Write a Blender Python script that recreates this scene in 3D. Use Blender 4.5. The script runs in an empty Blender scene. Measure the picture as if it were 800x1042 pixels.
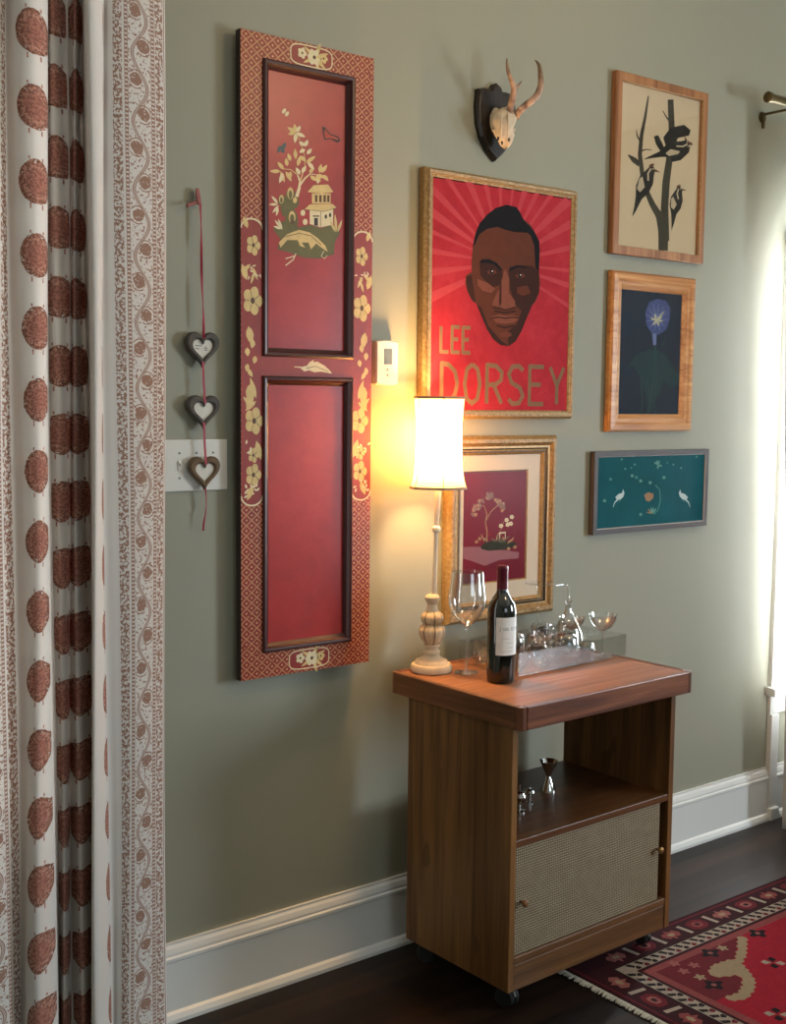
import bpy, bmesh, math, random
from mathutils import Vector, Matrix, noise
from mathutils.geometry import tessellate_polygon
random.seed(7)
PI = math.pi
SC = bpy.context.scene
COL = SC.collection

# ------------------------------------------------------------------ camera
CAM = Vector((0.0, -2.6, 1.5398)); FPX = 1219.58
RR = ((0.7908486, -0.6119261, 0.0102433), (-0.0476143, -0.0782055, -0.9957996), (0.6101568, 0.787039, -0.0909852))
cd = bpy.data.cameras.new('camera'); co = bpy.data.objects.new('camera', cd); COL.objects.link(co)
cd.sensor_fit = 'HORIZONTAL'; cd.sensor_width = 36; cd.lens = FPX / 800 * 36; cd.clip_start = 0.05
m3 = Matrix((RR[0], tuple(-a for a in RR[1]), tuple(-a for a in RR[2]))).transposed()
co.matrix_world = Matrix.Translation(CAM) @ m3.to_4x4()
SC.camera = co
def ray(px, py):
    c = ((px-400)/FPX, (py-521)/FPX, 1.0)
    return Vector([sum(RR[i][j]*c[i] for i in range(3)) for j in range(3)])
def P(px, py, y=0.0):                 # surveyed point on a plane parallel to the back wall
    v = ray(px, py); t = (y-CAM.y)/v.y; return CAM + v*t
def F(px, py, z=0.0):                 # surveyed point on a horizontal plane
    v = ray(px, py); t = (z-CAM.z)/v.z; return CAM + v*t

# ------------------------------------------------------------------ world, light, exposure
w = bpy.data.worlds.new('world'); SC.world = w; w.use_nodes = True
w.node_tree.nodes['Background'].inputs[0].default_value = (0.75, 0.87, 1.0, 1)
w.node_tree.nodes['Background'].inputs[1].default_value = 3.0
SC.view_settings.view_transform = 'Standard'; SC.view_settings.look = 'None'
SC.view_settings.gamma = 1; SC.view_settings.use_curve_mapping = False
SC.view_settings.exposure = -0.22
def area(name, loc, target, sx, sy, power, color, spread=180):
    l = bpy.data.lights.new(name, 'AREA'); l.shape = 'RECTANGLE'; l.size = sx; l.size_y = sy
    l.energy = power; l.color = color; l.spread = math.radians(spread)
    o = bpy.data.objects.new(name, l); COL.objects.link(o); o.location = loc
    o.rotation_euler = (Vector(target)-Vector(loc)).to_track_quat('-Z', 'Y').to_euler(); return o
area('daylight_right_window', (4.93, -2.9, 1.55), (3.9, -2.9, 1.5), 1.05, 1.25, 128, (0.78, 0.90, 1.0))
area('front_fill_light', (1.2, -5.42, 1.7), (1.2, -4.0, 1.6), 1.8, 1.3, 6, (0.95, 0.98, 1.0))  # weak fill lamp added behind the camera, set just inside the unseen window_3
area('daylight_back_window', (4.335, 0.03, 1.32), (4.335, -1, 1.32), 0.96, 1.52, 700, (0.84, 0.93, 1.0))
area('daylight_bay_window', (0.50, -0.205, 1.47), (0.74, -1.2, 1.47), 0.75, 1.6, 40, (1.0, 0.97, 0.93))
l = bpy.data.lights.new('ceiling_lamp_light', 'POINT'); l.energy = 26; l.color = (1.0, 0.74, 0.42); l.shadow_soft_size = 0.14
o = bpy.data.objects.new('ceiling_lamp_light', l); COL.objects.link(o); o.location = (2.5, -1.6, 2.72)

# ------------------------------------------------------------------ node helpers
def lin(c):
    f = lambda v: (v/255/12.92) if v/255 <= 0.04045 else ((v/255+0.055)/1.055)**2.4
    return (f(c[0]), f(c[1]), f(c[2]), 1.0)
TREE = None
class X:
    def __init__(s, v): s.v = v
    def _op(a, op, b=None, c=None):
        n = TREE.nodes.new('ShaderNodeMath'); n.operation = op
        for i, q in enumerate((a, b, c)):
            if q is None: continue
            if isinstance(q, X): q = q.v
            if isinstance(q, (int, float)): n.inputs[i].default_value = q
            else: TREE.links.new(q, n.inputs[i])
        return X(n.outputs[0])
    def __add__(a, b): return X._op(a, 'ADD', b)
    __radd__ = __add__
    def __sub__(a, b): return X._op(a, 'SUBTRACT', b)
    def __rsub__(a, b): return X._op(b, 'SUBTRACT', a)
    def __mul__(a, b): return X._op(a, 'MULTIPLY', b)
    __rmul__ = __mul__
    def __truediv__(a, b): return X._op(a, 'DIVIDE', b)
    def abs(a): return X._op(a, 'ABSOLUTE')
    def sin(a): return X._op(a, 'SINE')
    def sqrt(a): return X._op(a, 'SQRT')
    def frac(a): return X._op(a, 'FRACT')
    def floor(a): return X._op(a, 'FLOOR')
    def lt(a, b): return X._op(a, 'LESS_THAN', b)
    def gt(a, b): return X._op(a, 'GREATER_THAN', b)
    def mx(a, b): return X._op(a, 'MAXIMUM', b)
    def mn(a, b): return X._op(a, 'MINIMUM', b)
    def cyc(a, p, off=0.0): return ((a+off)/p).frac()*p - p/2      # centred repeat
def new_mat(name, rough=0.6, metal=0.0, spec=0.4):
    global TREE
    m = bpy.data.materials.new(name); m.use_nodes = True; TREE = m.node_tree
    b = TREE.nodes['Principled BSDF']; b.inputs['Roughness'].default_value = rough
    b.inputs['Metallic'].default_value = metal; b.inputs['Specular IOR Level'].default_value = spec
    return m, b
def coords(kind='Object'):
    t = TREE.nodes.new('ShaderNodeTexCoord'); s = TREE.nodes.new('ShaderNodeSeparateXYZ')
    TREE.links.new(t.outputs[kind], s.inputs[0]); return X(s.outputs[0]), X(s.outputs[1]), X(s.outputs[2]), t.outputs[kind]
def nz(vec, scale=(1, 1, 1), s=5.0, detail=3.0, rough=0.55, dist=0.0):
    mp = TREE.nodes.new('ShaderNodeMapping'); mp.inputs['Scale'].default_value = scale
    TREE.links.new(vec, mp.inputs['Vector'])
    n = TREE.nodes.new('ShaderNodeTexNoise'); n.inputs['Scale'].default_value = s; n.inputs['Detail'].default_value = detail
    n.inputs['Roughness'].default_value = rough; n.inputs['Distortion'].default_value = dist
    TREE.links.new(mp.outputs[0], n.inputs['Vector']); return X(n.outputs[0])
def mix(f, a, b):
    n = TREE.nodes.new('ShaderNodeMix'); n.data_type = 'RGBA'
    TREE.links.new(f.v, n.inputs[0]) if isinstance(f, X) else setattr(n.inputs[0], 'default_value', f)
    for q, i in ((a, 6), (b, 7)):
        if isinstance(q, tuple): n.inputs[i].default_value = q
        else: TREE.links.new(q, n.inputs[i])
    return n.outputs[2]
def ramp(f, stops):
    n = TREE.nodes.new('ShaderNodeValToRGB'); e = n.color_ramp.elements
    while len(e) < len(stops): e.new(0.5)
    for q, (p, c) in zip(e, stops): q.position = p; q.color = c
    TREE.links.new(f.v, n.inputs[0]); return n.outputs[0]
def bump(b, h, strength=0.3, dist=0.002):
    n = TREE.nodes.new('ShaderNodeBump'); n.inputs['Strength'].default_value = strength; n.inputs['Distance'].default_value = dist
    TREE.links.new(h.v if isinstance(h, X) else h, n.inputs['Height']); TREE.links.new(n.outputs[0], b.inputs['Normal'])
def setc(b, c): TREE.links.new(c, b.inputs['Base Color']) if not isinstance(c, tuple) else setattr(b.inputs['Base Color'], 'default_value', c)
MATS = {}
def simple(name, col, rough=0.6, metal=0.0, var=0.08, s=30.0, spec=0.4, bmp=0.0):
    if name in MATS: return MATS[name]
    if any(k in name for k in ('ink', 'print', 'sheet', 'picture', 'motif')): spec, rough = 0.08, 0.7
    m, b = new_mat(name, rough, metal, spec); x, y, z, v = coords()
    c = lin(col); d = tuple(max(0, q*(1-var*2)) for q in c[:3])+(1,)
    n = nz(v, s=s); setc(b, mix(n, d, tuple(min(1, q*(1+var)) for q in c[:3])+(1,)))
    if bmp: bump(b, n, bmp, 0.001)
    MATS[name] = m; return m
def wood(name, dark, mid, light, axis, rough=0.4, s=1.0, knots=0.0):
    m, b = new_mat(name, rough); x, y, z, v = coords()
    sc = [22.0*s]*3; sc[axis] = 1.1*s
    n = nz(v, tuple(sc), 1.0, 5, 0.6, 1.2); fsc = [160.0*s]*3; fsc[axis] = 5.0*s
    f = nz(v, tuple(fsc), 1.0, 2, 0.6)
    q = n*0.75+f*0.25
    c = ramp(q, [(0.33, lin(dark)), (0.48, lin(mid)), (0.66, lin(light))])
    if knots:
        ks = [9.0]*3; ks[axis] = 4.5
        k = nz(v, tuple(ks), 1.0, 1, 0.4)
        c = mix(k.gt(0.75)*0.55, c, lin(dark))
    setc(b, c); bump(b, f, 0.15, 0.0006); MATS[name] = m; return m
def glassy(name, tint, gl, base=0.03, edge=0.6):
    m = bpy.data.materials.new(name); m.use_nodes = True; T = m.node_tree
    T.nodes.remove(T.nodes['Principled BSDF'])
    tr = T.nodes.new('ShaderNodeBsdfTransparent'); tr.inputs[0].default_value = tint
    g = T.nodes.new('ShaderNodeBsdfGlossy'); g.inputs['Roughness'].default_value = gl
    lw = T.nodes.new('ShaderNodeLayerWeight'); lw.inputs[0].default_value = 0.25
    r = T.nodes.new('ShaderNodeMapRange'); r.inputs[3].default_value = base; r.inputs[4].default_value = edge
    T.links.new(lw.outputs['Facing'], r.inputs[0])
    mx = T.nodes.new('ShaderNodeMixShader'); T.links.new(r.outputs[0], mx.inputs[0])
    T.links.new(tr.outputs[0], mx.inputs[1]); T.links.new(g.outputs[0], mx.inputs[2])
    T.links.new(mx.outputs[0], T.nodes['Material Output'].inputs[0]); MATS[name] = m; return m

# ------------------------------------------------------------------ object helpers
def props(o, label=None, cat=None, group=None, kind=None):
    for k, v in (('label', label), ('category', cat), ('group', group), ('kind', kind)):
        if v: o[k] = v
    return o
def thing(name, label, cat, loc, rz=0.0, group=None):
    o = bpy.data.objects.new(name, None); COL.objects.link(o); o.location = loc; o.rotation_euler = (0, 0, rz)
    o.empty_display_size = 0.05
    return props(o, label, cat, group)
def root_of(o):
    while o.parent: o = o.parent
    return o
class MB:
    """collects faces; verts in world coordinates unless local=True"""
    def __init__(s): s.v = []; s.f = []; s.mi = []; s.uv = None
    def add(s, vs, fs, mi=0):
        k = len(s.v); s.v += [Vector(q) for q in vs]
        for f in fs: s.f.append([k+i for i in f]); s.mi.append(mi)
        return s
    def box(s, a, b, mi=0, bev=0.0):
        x0, y0, z0 = [min(p, q) for p, q in zip(a, b)]; x1, y1, z1 = [max(p, q) for p, q in zip(a, b)]
        if bev <= 0:
            vs = [(x, y, z) for z in (z0, z1) for x, y in ((x0, y0), (x1, y0), (x1, y1), (x0, y1))]
            return s.add(vs, [(3, 2, 1, 0), (4, 5, 6, 7), (0, 1, 5, 4), (1, 2, 6, 5), (2, 3, 7, 6), (3, 0, 4, 7)], mi)
        bm = bmesh.new(); bmesh.ops.create_cube(bm, size=1)
        for q in bm.verts: q.co = Vector(((x0+x1)/2+q.co.x*(x1-x0), (y0+y1)/2+q.co.y*(y1-y0), (z0+z1)/2+q.co.z*(z1-z0)))
        bmesh.ops.bevel(bm, geom=bm.edges[:], offset=bev, segments=2, affect='EDGES', profile=0.5)
        s.bm(bm, mi); return s
    def bm(s, bm, mi=0):
        bm.verts.ensure_lookup_table(); idx = {q: i for i, q in enumerate(bm.verts)}
        s.add([q.co.copy() for q in bm.verts], [[idx[q] for q in f.verts] for f in bm.faces], mi); bm.free()
    def lathe(s, c, prof, n=32, mi=0, axis=(0, 0, 1), mod=None, cap=True):
        c = Vector(c); ax = Vector(axis).normalized(); u = ax.orthogonal().normalized() if abs(ax.z) < 0.99 else Vector((1, 0, 0)); w_ = ax.cross(u)
        vs = []
        for r, h in prof:
            for i in range(n):
                a = 2*PI*i/n; rr = r*(mod(a, h) if mod else 1); vs.append(c+u*math.cos(a)*rr+w_*math.sin(a)*rr+ax*h)
        m = len(prof); fs = [(j*n+i, j*n+(i+1) % n, (j+1)*n+(i+1) % n, (j+1)*n+i) for j in range(m-1) for i in range(n)]
        if cap:
            if prof[0][0] > 1e-5: fs.append(list(range(n))[::-1])
            if prof[-1][0] > 1e-5: fs.append([(m-1)*n+i for i in range(n)])
        return s.add(vs, fs, mi)
    def tube(s, pts, r, n=10, mi=0, smooth=0, closed=False, flat=1.0):
        pts = [Vector(p) for p in pts]; rs = list(r) if hasattr(r, '__len__') else [r]*len(pts)
        if smooth:
            q = []; qr = []; L = len(pts)
            for i in range(L-1 if not closed else L):
                g = lambda k: pts[k % L] if closed else pts[max(0, min(L-1, k))]
                h = lambda k: rs[k % L] if closed else rs[max(0, min(L-1, k))]
                for j in range(smooth):
                    t = j/smooth; a, b, c, d = g(i-1), g(i), g(i+1), g(i+2)
                    q.append(0.5*((2*b)+(c-a)*t+(2*a-5*b+4*c-d)*t*t+(-a+3*b-3*c+d)*t**3)); qr.append(h(i)*(1-t)+h(i+1)*t)
            if not closed: q.append(pts[-1]); qr.append(rs[-1])
            pts, rs = q, qr
        L = len(pts); vs = []; pu = None
        for i in range(L):
            d = (pts[(i+1) % L]-pts[i-1]) if closed else (pts[min(L-1, i+1)]-pts[max(0, i-1)])
            d = d.normalized() if d.length > 1e-9 else Vector((0, 0, 1))
            if pu is None: pu = d.orthogonal().normalized()
            u = (pu-d*pu.dot(d)); u = u.normalized() if u.length > 1e-6 else d.orthogonal().normalized(); pu = u; w_ = d.cross(u)
            for k in range(n):
                a = 2*PI*k/n; vs.append(pts[i]+(u*math.cos(a)+w_*math.sin(a)*flat)*rs[i])
        fs = [(i*n+k, i*n+(k+1) % n, ((i+1) % L)*n+(k+1) % n, ((i+1) % L)*n+k) for i in range(L if closed else L-1) for k in range(n)]
        if not closed: fs += [list(range(n))[::-1], [(L-1)*n+k for k in range(n)]]
        return s.add(vs, fs, mi)
    def ball(s, c, r, n=16, mi=0, sc=(1, 1, 1)):
        bm = bmesh.new(); bmesh.ops.create_uvsphere(bm, u_segments=n, v_segments=max(6, n//2), radius=r)
        for q in bm.verts: q.co = Vector((q.co.x*sc[0], q.co.y*sc[1], q.co.z*sc[2]))+Vector(c)
        s.bm(bm, mi); return s
    def prism(s, pts, off, mi=0):
        """flat polygon (3D points) extruded by vector off"""
        pts = [Vector(p) for p in pts]; n = len(pts); off = Vector(off)
        tri = tessellate_polygon([pts]); vs = pts+[p+off for p in pts]
        fs = [list(t) for t in tri]+[[i+n for i in t[::-1]] for t in tri]+[(i, (i+1) % n, (i+1) % n+n, i+n) for i in range(n)]
        return s.add(vs, fs, mi)
    def poly(s, pts, mi=0):
        pts = [Vector(p) for p in pts]; tri = tessellate_polygon([pts]); return s.add(pts, [list(t) for t in tri], mi)
    def ring(s, a, b, mi=0):
        """strip between two closed loops"""
        n = len(a); return s.add(list(a)+list(b), [(i, (i+1) % n, (i+1) % n+n, i+n) for i in range(n)], mi)
    def build(s, name, mats, parent=None, local=False, smooth=False, bevel=0.0, recalc=True, label=None):
        me = bpy.data.meshes.new(name); org = Vector((0, 0, 0))
        if parent is not None and not local: org = root_of(parent).location
        me.from_pydata([q-org for q in s.v], [], s.f); mats = mats if isinstance(mats, (list, tuple)) else [mats]
        for m in mats: me.materials.append(m)
        me.polygons.foreach_set('material_index', s.mi)
        if recalc:
            bm = bmesh.new(); bm.from_mesh(me); bmesh.ops.recalc_face_normals(bm, faces=bm.faces[:]); bm.to_mesh(me); bm.free()
        if smooth:
            me.polygons.foreach_set('use_smooth', [True]*len(me.polygons))
            try: me.set_sharp_from_angle(angle=math.radians(40 if smooth is True else smooth))
            except Exception: pass
        o = bpy.data.objects.new(name, me); COL.objects.link(o)
        if parent is not None: o.parent = parent
        if bevel:
            bv = o.modifiers.new('bevel', 'BEVEL'); bv.width = bevel; bv.segments = 2; bv.limit_method = 'ANGLE'; bv.angle_limit = math.radians(50)
        if label: o['label'] = label
        return o
def struct(name, mb, mat, **k): return props(mb.build(name, mat, **k), kind='structure')
class Art:
    """flat painted shapes lying on a vertical picture surface; layers 0.15 mm apart"""
    def __init__(s, y, mb, pxmode=True): s.y = y; s.mb = mb; s.l = 1; s.px = pxmode
    k = 0
    def to3(s, q):
        yy = s.y-0.00015*s.l-0.000014*(s.k % 10)
        if s.px: return P(q[0], q[1], yy)
        return Vector((q[0], yy, q[1]))
    def poly(s, pts, mi): s.k += 1; s.mb.poly([s.to3(q) for q in pts], mi)
    def stroke(s, pts, w, mi):
        s.k += 1
        pts = [Vector((a[0], a[1])) for a in pts]; ws = w if hasattr(w, '__len__') else [w]*len(pts); L = []; R_ = []
        for i, p in enumerate(pts):
            d = pts[min(len(pts)-1, i+1)]-pts[max(0, i-1)]
            if d.length < 1e-9: continue
            d.normalize(); n = Vector((-d.y, d.x))*ws[i]/2; L.append(p+n); R_.append(p-n)
        for i in range(len(L)-1): s.mb.add([s.to3(L[i]), s.to3(L[i+1]), s.to3(R_[i+1]), s.to3(R_[i])], [(0, 1, 2, 3)], mi)
    def ell(s, c, rx, ry, mi, rot=0.0, n=16, wob=0.0):
        pts = []
        for i in range(n):
            a = 2*PI*i/n; k = 1+wob*math.sin(5*a+c[0]); x_ = rx*math.cos(a)*k; y_ = ry*math.sin(a)*k
            pts.append((c[0]+x_*math.cos(rot)-y_*math.sin(rot), c[1]+x_*math.sin(rot)+y_*math.cos(rot)))
        s.poly(pts, mi)
    def leaf(s, c, ln, ang, wd, mi):
        dx, dy = math.cos(ang), math.sin(ang); pts = []
        for t, w_ in ((0, 0), (0.25, 0.8), (0.5, 1), (0.78, 0.6), (1, 0), (0.78, -0.6), (0.5, -1), (0.25, -0.8)):
            pts.append((c[0]+dx*ln*t-dy*wd*w_/2, c[1]+dy*ln*t+dx*wd*w_/2))
        s.poly(pts, mi)
    def flower(s, c, r, mi, mc, k=5, asp=1.0):
        pts = []
        for i in range(k*6):
            a = 2*PI*i/(k*6); q = r*(0.72+0.28*abs(math.cos(a*k/2))); pts.append((c[0]+q*math.cos(a)*asp, c[1]+q*math.sin(a)))
        s.poly(pts, mi); s.l += 1; s.ell(c, r*0.22*asp, r*0.22, mc, n=10); s.l -= 1

# ------------------------------------------------------------------ room materials
def wall_mat():
    m, b = new_mat('sage_green_wall_paint', 0.55, 0, 0.35); x, y, z, v = coords()
    n = nz(v, s=1.3, detail=2); f = nz(v, s=220, detail=2)
    setc(b, mix(n, lin((145, 144, 127)), lin((151, 150, 133)))); bump(b, f, 0.12, 0.0008); return m
WALL = wall_mat()
TRIM = simple('white_gloss_trim_paint', (222, 222, 218), 0.3, var=0.02, s=4)
CEIL = simple('off_white_ceiling_paint', (214, 210, 198), 0.8, var=0.02, s=4)
def floor_mat():
    m, b = new_mat('dark_stained_floorboards', 0.36, 0, 0.16); x, y, z, v = coords()
    row = (y/0.095).floor(); gap = (y/0.095).frac()
    g = gap.lt(0.025)
    n = nz(v, (1.2, 24, 1), 1.0, 5, 0.6, 0.6)
    tone = ((row*12.9898).sin()*43758.5).frac()
    c = ramp(n*0.7+tone*0.3, [(0.3, lin((18, 12, 10))), (0.5, lin((30, 20, 15))), (0.75, lin((46, 31, 22)))])
    setc(b, mix(g, c, lin((12, 8, 6)))); bump(b, n*0.3-g, 0.25, 0.001); return m
FLOOR = floor_mat()

# ------------------------------------------------------------------ room shell
XR, YF, H = 5.0, -5.5, 3.0
DX, DY = -0.9700, -0.2431                 # direction of the diagonal bay wall on the left
bayA = Vector((1.26, 0, 0)); bayB = Vector((-1.0, -2.26*DY/DX, 0))
struct('floor', MB().box((-1.2, YF-0.1, -0.1), (XR+0.1, 0.3, 0)), FLOOR)
struct('ceiling', MB().box((-1.2, YF-0.1, H), (XR+0.1, 0.3, H+0.1)), CEIL)
def wall_with_hole(name, p0, p1, thick, hole, mat=WALL):
    """p0,p1 plan points of the room-side face; outward normal on the left of p0->p1; hole=(t0,t1,z0,z1)"""
    p0 = Vector((p0[0], p0[1], 0)); p1 = Vector((p1[0], p1[1], 0)); d = (p1-p0); L = d.length; d.normalize(); n = Vector((-d.y, d.x, 0))*thick
    mb = MB()
    def blk(t0, t1, z0, z1):
        a = p0+d*t0; b = p0+d*t1
        mb.add([a+Vector((0, 0, z0)), b+Vector((0, 0, z0)), b+n+Vector((0, 0, z0)), a+n+Vector((0, 0, z0)),
                a+Vector((0, 0, z1)), b+Vector((0, 0, z1)), b+n+Vector((0, 0, z1)), a+n+Vector((0, 0, z1))],
               [(3, 2, 1, 0), (4, 5, 6, 7), (0, 1, 5, 4), (1, 2, 6, 5), (2, 3, 7, 6), (3, 0, 4, 7)])
    if hole:
        t0, t1, z0, z1 = hole
        blk(0, t0, 0, H); blk(t1, L, 0, H); blk(t0, t1, 0, z0); blk(t0, t1, z1, H)
    else: blk(0, L, 0, H)
    return struct(name, mb, mat)
W1 = (3.835, 4.84, 0.52, 2.12)
wall_with_hole('wall_back', (1.26, 0), (XR, 0), 0.12, (W1[0]-1.26, W1[1]-1.26, W1[2], W1[3]))
wall_with_hole('wall_right', (XR, 0), (XR, YF), 0.12, (2.25, 3.55, 0.8, 2.25))
wall_with_hole('wall_front', (XR, YF), (-1.0, YF), 0.12, (2.8, 4.8, 0.95, 2.4))
wall_with_hole('wall_left', (-1.0, YF), (-1.0, bayB.y), 0.12, None)
wall_with_hole('wall_bay', (bayB.x, bayB.y), (1.26, 0), 0.12, (1.15, 1.97, 0.6, 2.35))
GLASS = glassy('window_glass', (0.97, 0.99, 1, 1), 0.0, 0.04, 0.5)
def window(name, p0, d, w_, z0, z1, n, cas=0.09):
    """sash window centred in its opening; p0 = opening corner at floor level, d = unit along wall, n = outward normal"""
    p0 = Vector(p0); d = Vector(d).normalized(); n = Vector(n).normalized(); mb = MB()
    def blk(t0, t1, h0, h1, a, b, M=mb):
        q = [p0+d*t+n*k+Vector((0, 0, h)) for h in (h0, h1) for t, k in ((t0, a), (t1, a), (t1, b), (t0, b))]
        M.add(q, [(3, 2, 1, 0), (4, 5, 6, 7), (0, 1, 5, 4), (1, 2, 6, 5), (2, 3, 7, 6), (3, 0, 4, 7)])
    for a, b, c, e in ((0, 0.05, z0, z1), (w_-0.05, w_, z0, z1), (0, w_, z0, z0+0.06), (0, w_, z1-0.05, z1), (0, w_, (z0+z1)/2-0.025, (z0+z1)/2+0.025), (w_/2-0.012, w_/2+0.012, z0, z1)):
        blk(a, b, c, e, 0.07, 0.10)
    o = struct(name, mb, TRIM); g = MB(); blk(0.02, w_-0.02, z0+0.02, z1-0.02, 0.083, 0.087, g); g.build('pane', GLASS, o)
    c = MB(); cz = cas
    blk(-cz, 0, z0-0.02, z1+cz, -0.018, 0, c); blk(w_, w_+cz, z0-0.02, z1+cz, -0.018, 0, c); blk(-cz, w_+cz, z1, z1+cz, -0.018, 0, c)
    blk(-cz-0.02, w_+cz+0.02, z0-0.045, z0-0.015, -0.045, 0, c); blk(-cz, w_+cz, z0-0.12, z0-0.045, -0.015, 0, c)
    c.build('casing', TRIM, o, bevel=0.002); return o
window('window_1', (W1[0], 0, 0), (1, 0, 0), W1[1]-W1[0], W1[2], W1[3], (0, 1, 0), 0.05)
window('window_2', (XR, -2.25, 0), (0, -1, 0), 1.3, 0.8, 2.25, (1, 0, 0))
window('window_3', (XR-2.8, YF, 0), (-1, 0, 0), 2.0, 0.95, 2.4, (0, -1, 0))
bd = (Vector((1.26, 0, 0))-bayB).normalized()
window('window_4', bayB+bd*1.15, bd, 0.82, 0.6, 2.35, (-bd.y, bd.x, 0))

def baseboard(name, x0, x1, y=0.0):
    # profile (depth out of wall, height): shoe moulding, flat board, cap mouldings
    pr = [(0, 0), (0.030, 0), (0.030, 0.010), (0.024, 0.022), (0.017, 0.027), (0.017, 0.152), (0.021, 0.156), (0.021, 0.164), (0.017, 0.168),
          (0.017, 0.174), (0.013, 0.186), (0.008, 0.193), (0.008, 0.199), (0, 0.199)]
    mb = MB(); n = len(pr); vs = [(x0, y-a, h) for a, h in pr]+[(x1, y-a, h) for a, h in pr]
    mb.add(vs, [(i, (i+1) % n, (i+1) % n+n, i+n) for i in range(n)]+[list(range(n)), [i+n for i in range(n)][::-1]])
    return struct(name, mb, TRIM)
baseboard('baseboard_back', 1.26, 3.785)
tb = MB().box((3.787, -0.022, 0), (3.835, 0, 0.40)).box((3.785, -0.036, 0), (3.837, 0, 0.045))
struct('trim_1', tb, TRIM, bevel=0.003)
baseboard('baseboard_right', 3.837, XR)

# ------------------------------------------------------------------ painted door panel hanging on the wall
def rect(pts, back, front):
    """outline of a wall-hung rectangle: left edge read at its back, the rest at its front"""
    TL, TR, BL, BR = pts
    xs0 = [P(*q, -back).x for q in (TL, BL) if q]; xs1 = [P(*q, -front).x for q in (TR, BR) if q]
    zt = [P(*q, -front).z for q in (TR,) if q]; zb = [P(*q, -front).z for q in (BR,) if q]
    if TL: zt.append(P(*TL, -back).z)
    if BL: zb.append(P(*BL, -back).z)
    av = lambda a: sum(a)/len(a)
    return av(xs0), av(xs1), av(zb), av(zt)
def lacquer():
    m, b = new_mat('red_lacquer', 0.34, 0, 0.5); x, y, z, v = coords()
    n = nz(v, s=6, detail=5, rough=0.7); f = nz(v, s=120, detail=2)
    setc(b, ramp(n, [(0.3, lin((140, 32, 31))), (0.55, lin((160, 40, 38))), (0.75, lin((168, 50, 46)))])); bump(b, f, 0.08, 0.0005); return m
LACQ = lacquer()
def lattice():
    m, b = new_mat('gold_lattice_on_red', 0.4, 0, 0.4); x, y, z, v = coords()
    a, c = 0.030, 0.026
    u1 = (x/a+z/c).frac()-0.5; u2 = (x/a-z/c).frac()-0.5
    line = u1.abs().lt(0.07).mx(u2.abs().lt(0.07))
    dot = ((x/a+z/c+0.5).frac()-0.5).abs().lt(0.12)*((x/a-z/c+0.5).frac()-0.5).abs().lt(0.12)
    w_ = nz(v, s=60, detail=3); msk = (line*0.62).mx(dot*0.85)*(w_.gt(0.33))
    base = mix(w_, lin((118, 38, 30)), lin((146, 50, 38)))
    setc(b, mix(msk, base, lin((206, 160, 110)))); return m
LATT = lattice()
MAROON = simple('dark_maroon_moulding', (58, 20, 20), 0.35, var=0.1)
GOLDP = simple('pale_gold_paint', (214, 184, 122), 0.5, var=0.15, s=60)
CREAMP = simple('cream_paint', (222, 205, 165), 0.5, var=0.1, s=60)
OLIVE = simple('olive_paint', (98, 92, 44), 0.5, var=0.2, s=50)
BROWNP = simple('umber_paint', (88, 58, 30), 0.5, var=0.15, s=50)
REDP = simple('cartouche_red_paint', (140, 46, 38), 0.42, var=0.1, s=50)
DKP = simple('near_black_paint', (34, 26, 24), 0.45, var=0.1)
BLUEP = simple('slate_blue_paint', (70, 84, 88), 0.45)
px0, px1, pz0, pz1 = rect([(239.2, 27.6), (380, 62.4), (242.0, 693), (376, 671.5)], 0.018, 0.040)
PY0, PY1 = -0.018, -0.040
pr_ = thing('painted_door_panel', 'tall red lacquered door panel painted with gold lattice, flowers and a small pagoda, hung on the green wall', 'wall panel', (px0, 0, pz0))
sw = 0.062                                     # stile width
zr0, zr1 = P(320, 384, PY1).z, P(320, 364, PY1).z   # middle rail
cm = [LATT, REDP, GOLDP, CREAMP, BROWNP, OLIVE, MAROON, DKP]
fr = MB()
fr.box((px0, PY0, pz0), (px0+sw, PY1, pz1)); fr.box((px1-sw, PY0, pz0), (px1, PY1, pz1))
fr.box((px0+sw, PY0, pz1-sw*0.95), (px1-sw, PY1, pz1)); fr.box((px0+sw, PY0, pz0), (px1-sw, PY1, pz0+sw*1.05))
fr.box((px0+sw, PY0, zr0), (px1-sw, PY1, zr1), 1)
fr.box((px0-0.0006, PY0, pz0-0.0006), (px0+0.001, PY1+0.001, pz1+0.0006), 7)
A = Art(PY1, fr, False)
cz0, cz1 = P(250, 505, PY1).z, P(250, 232, PY1).z
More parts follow.
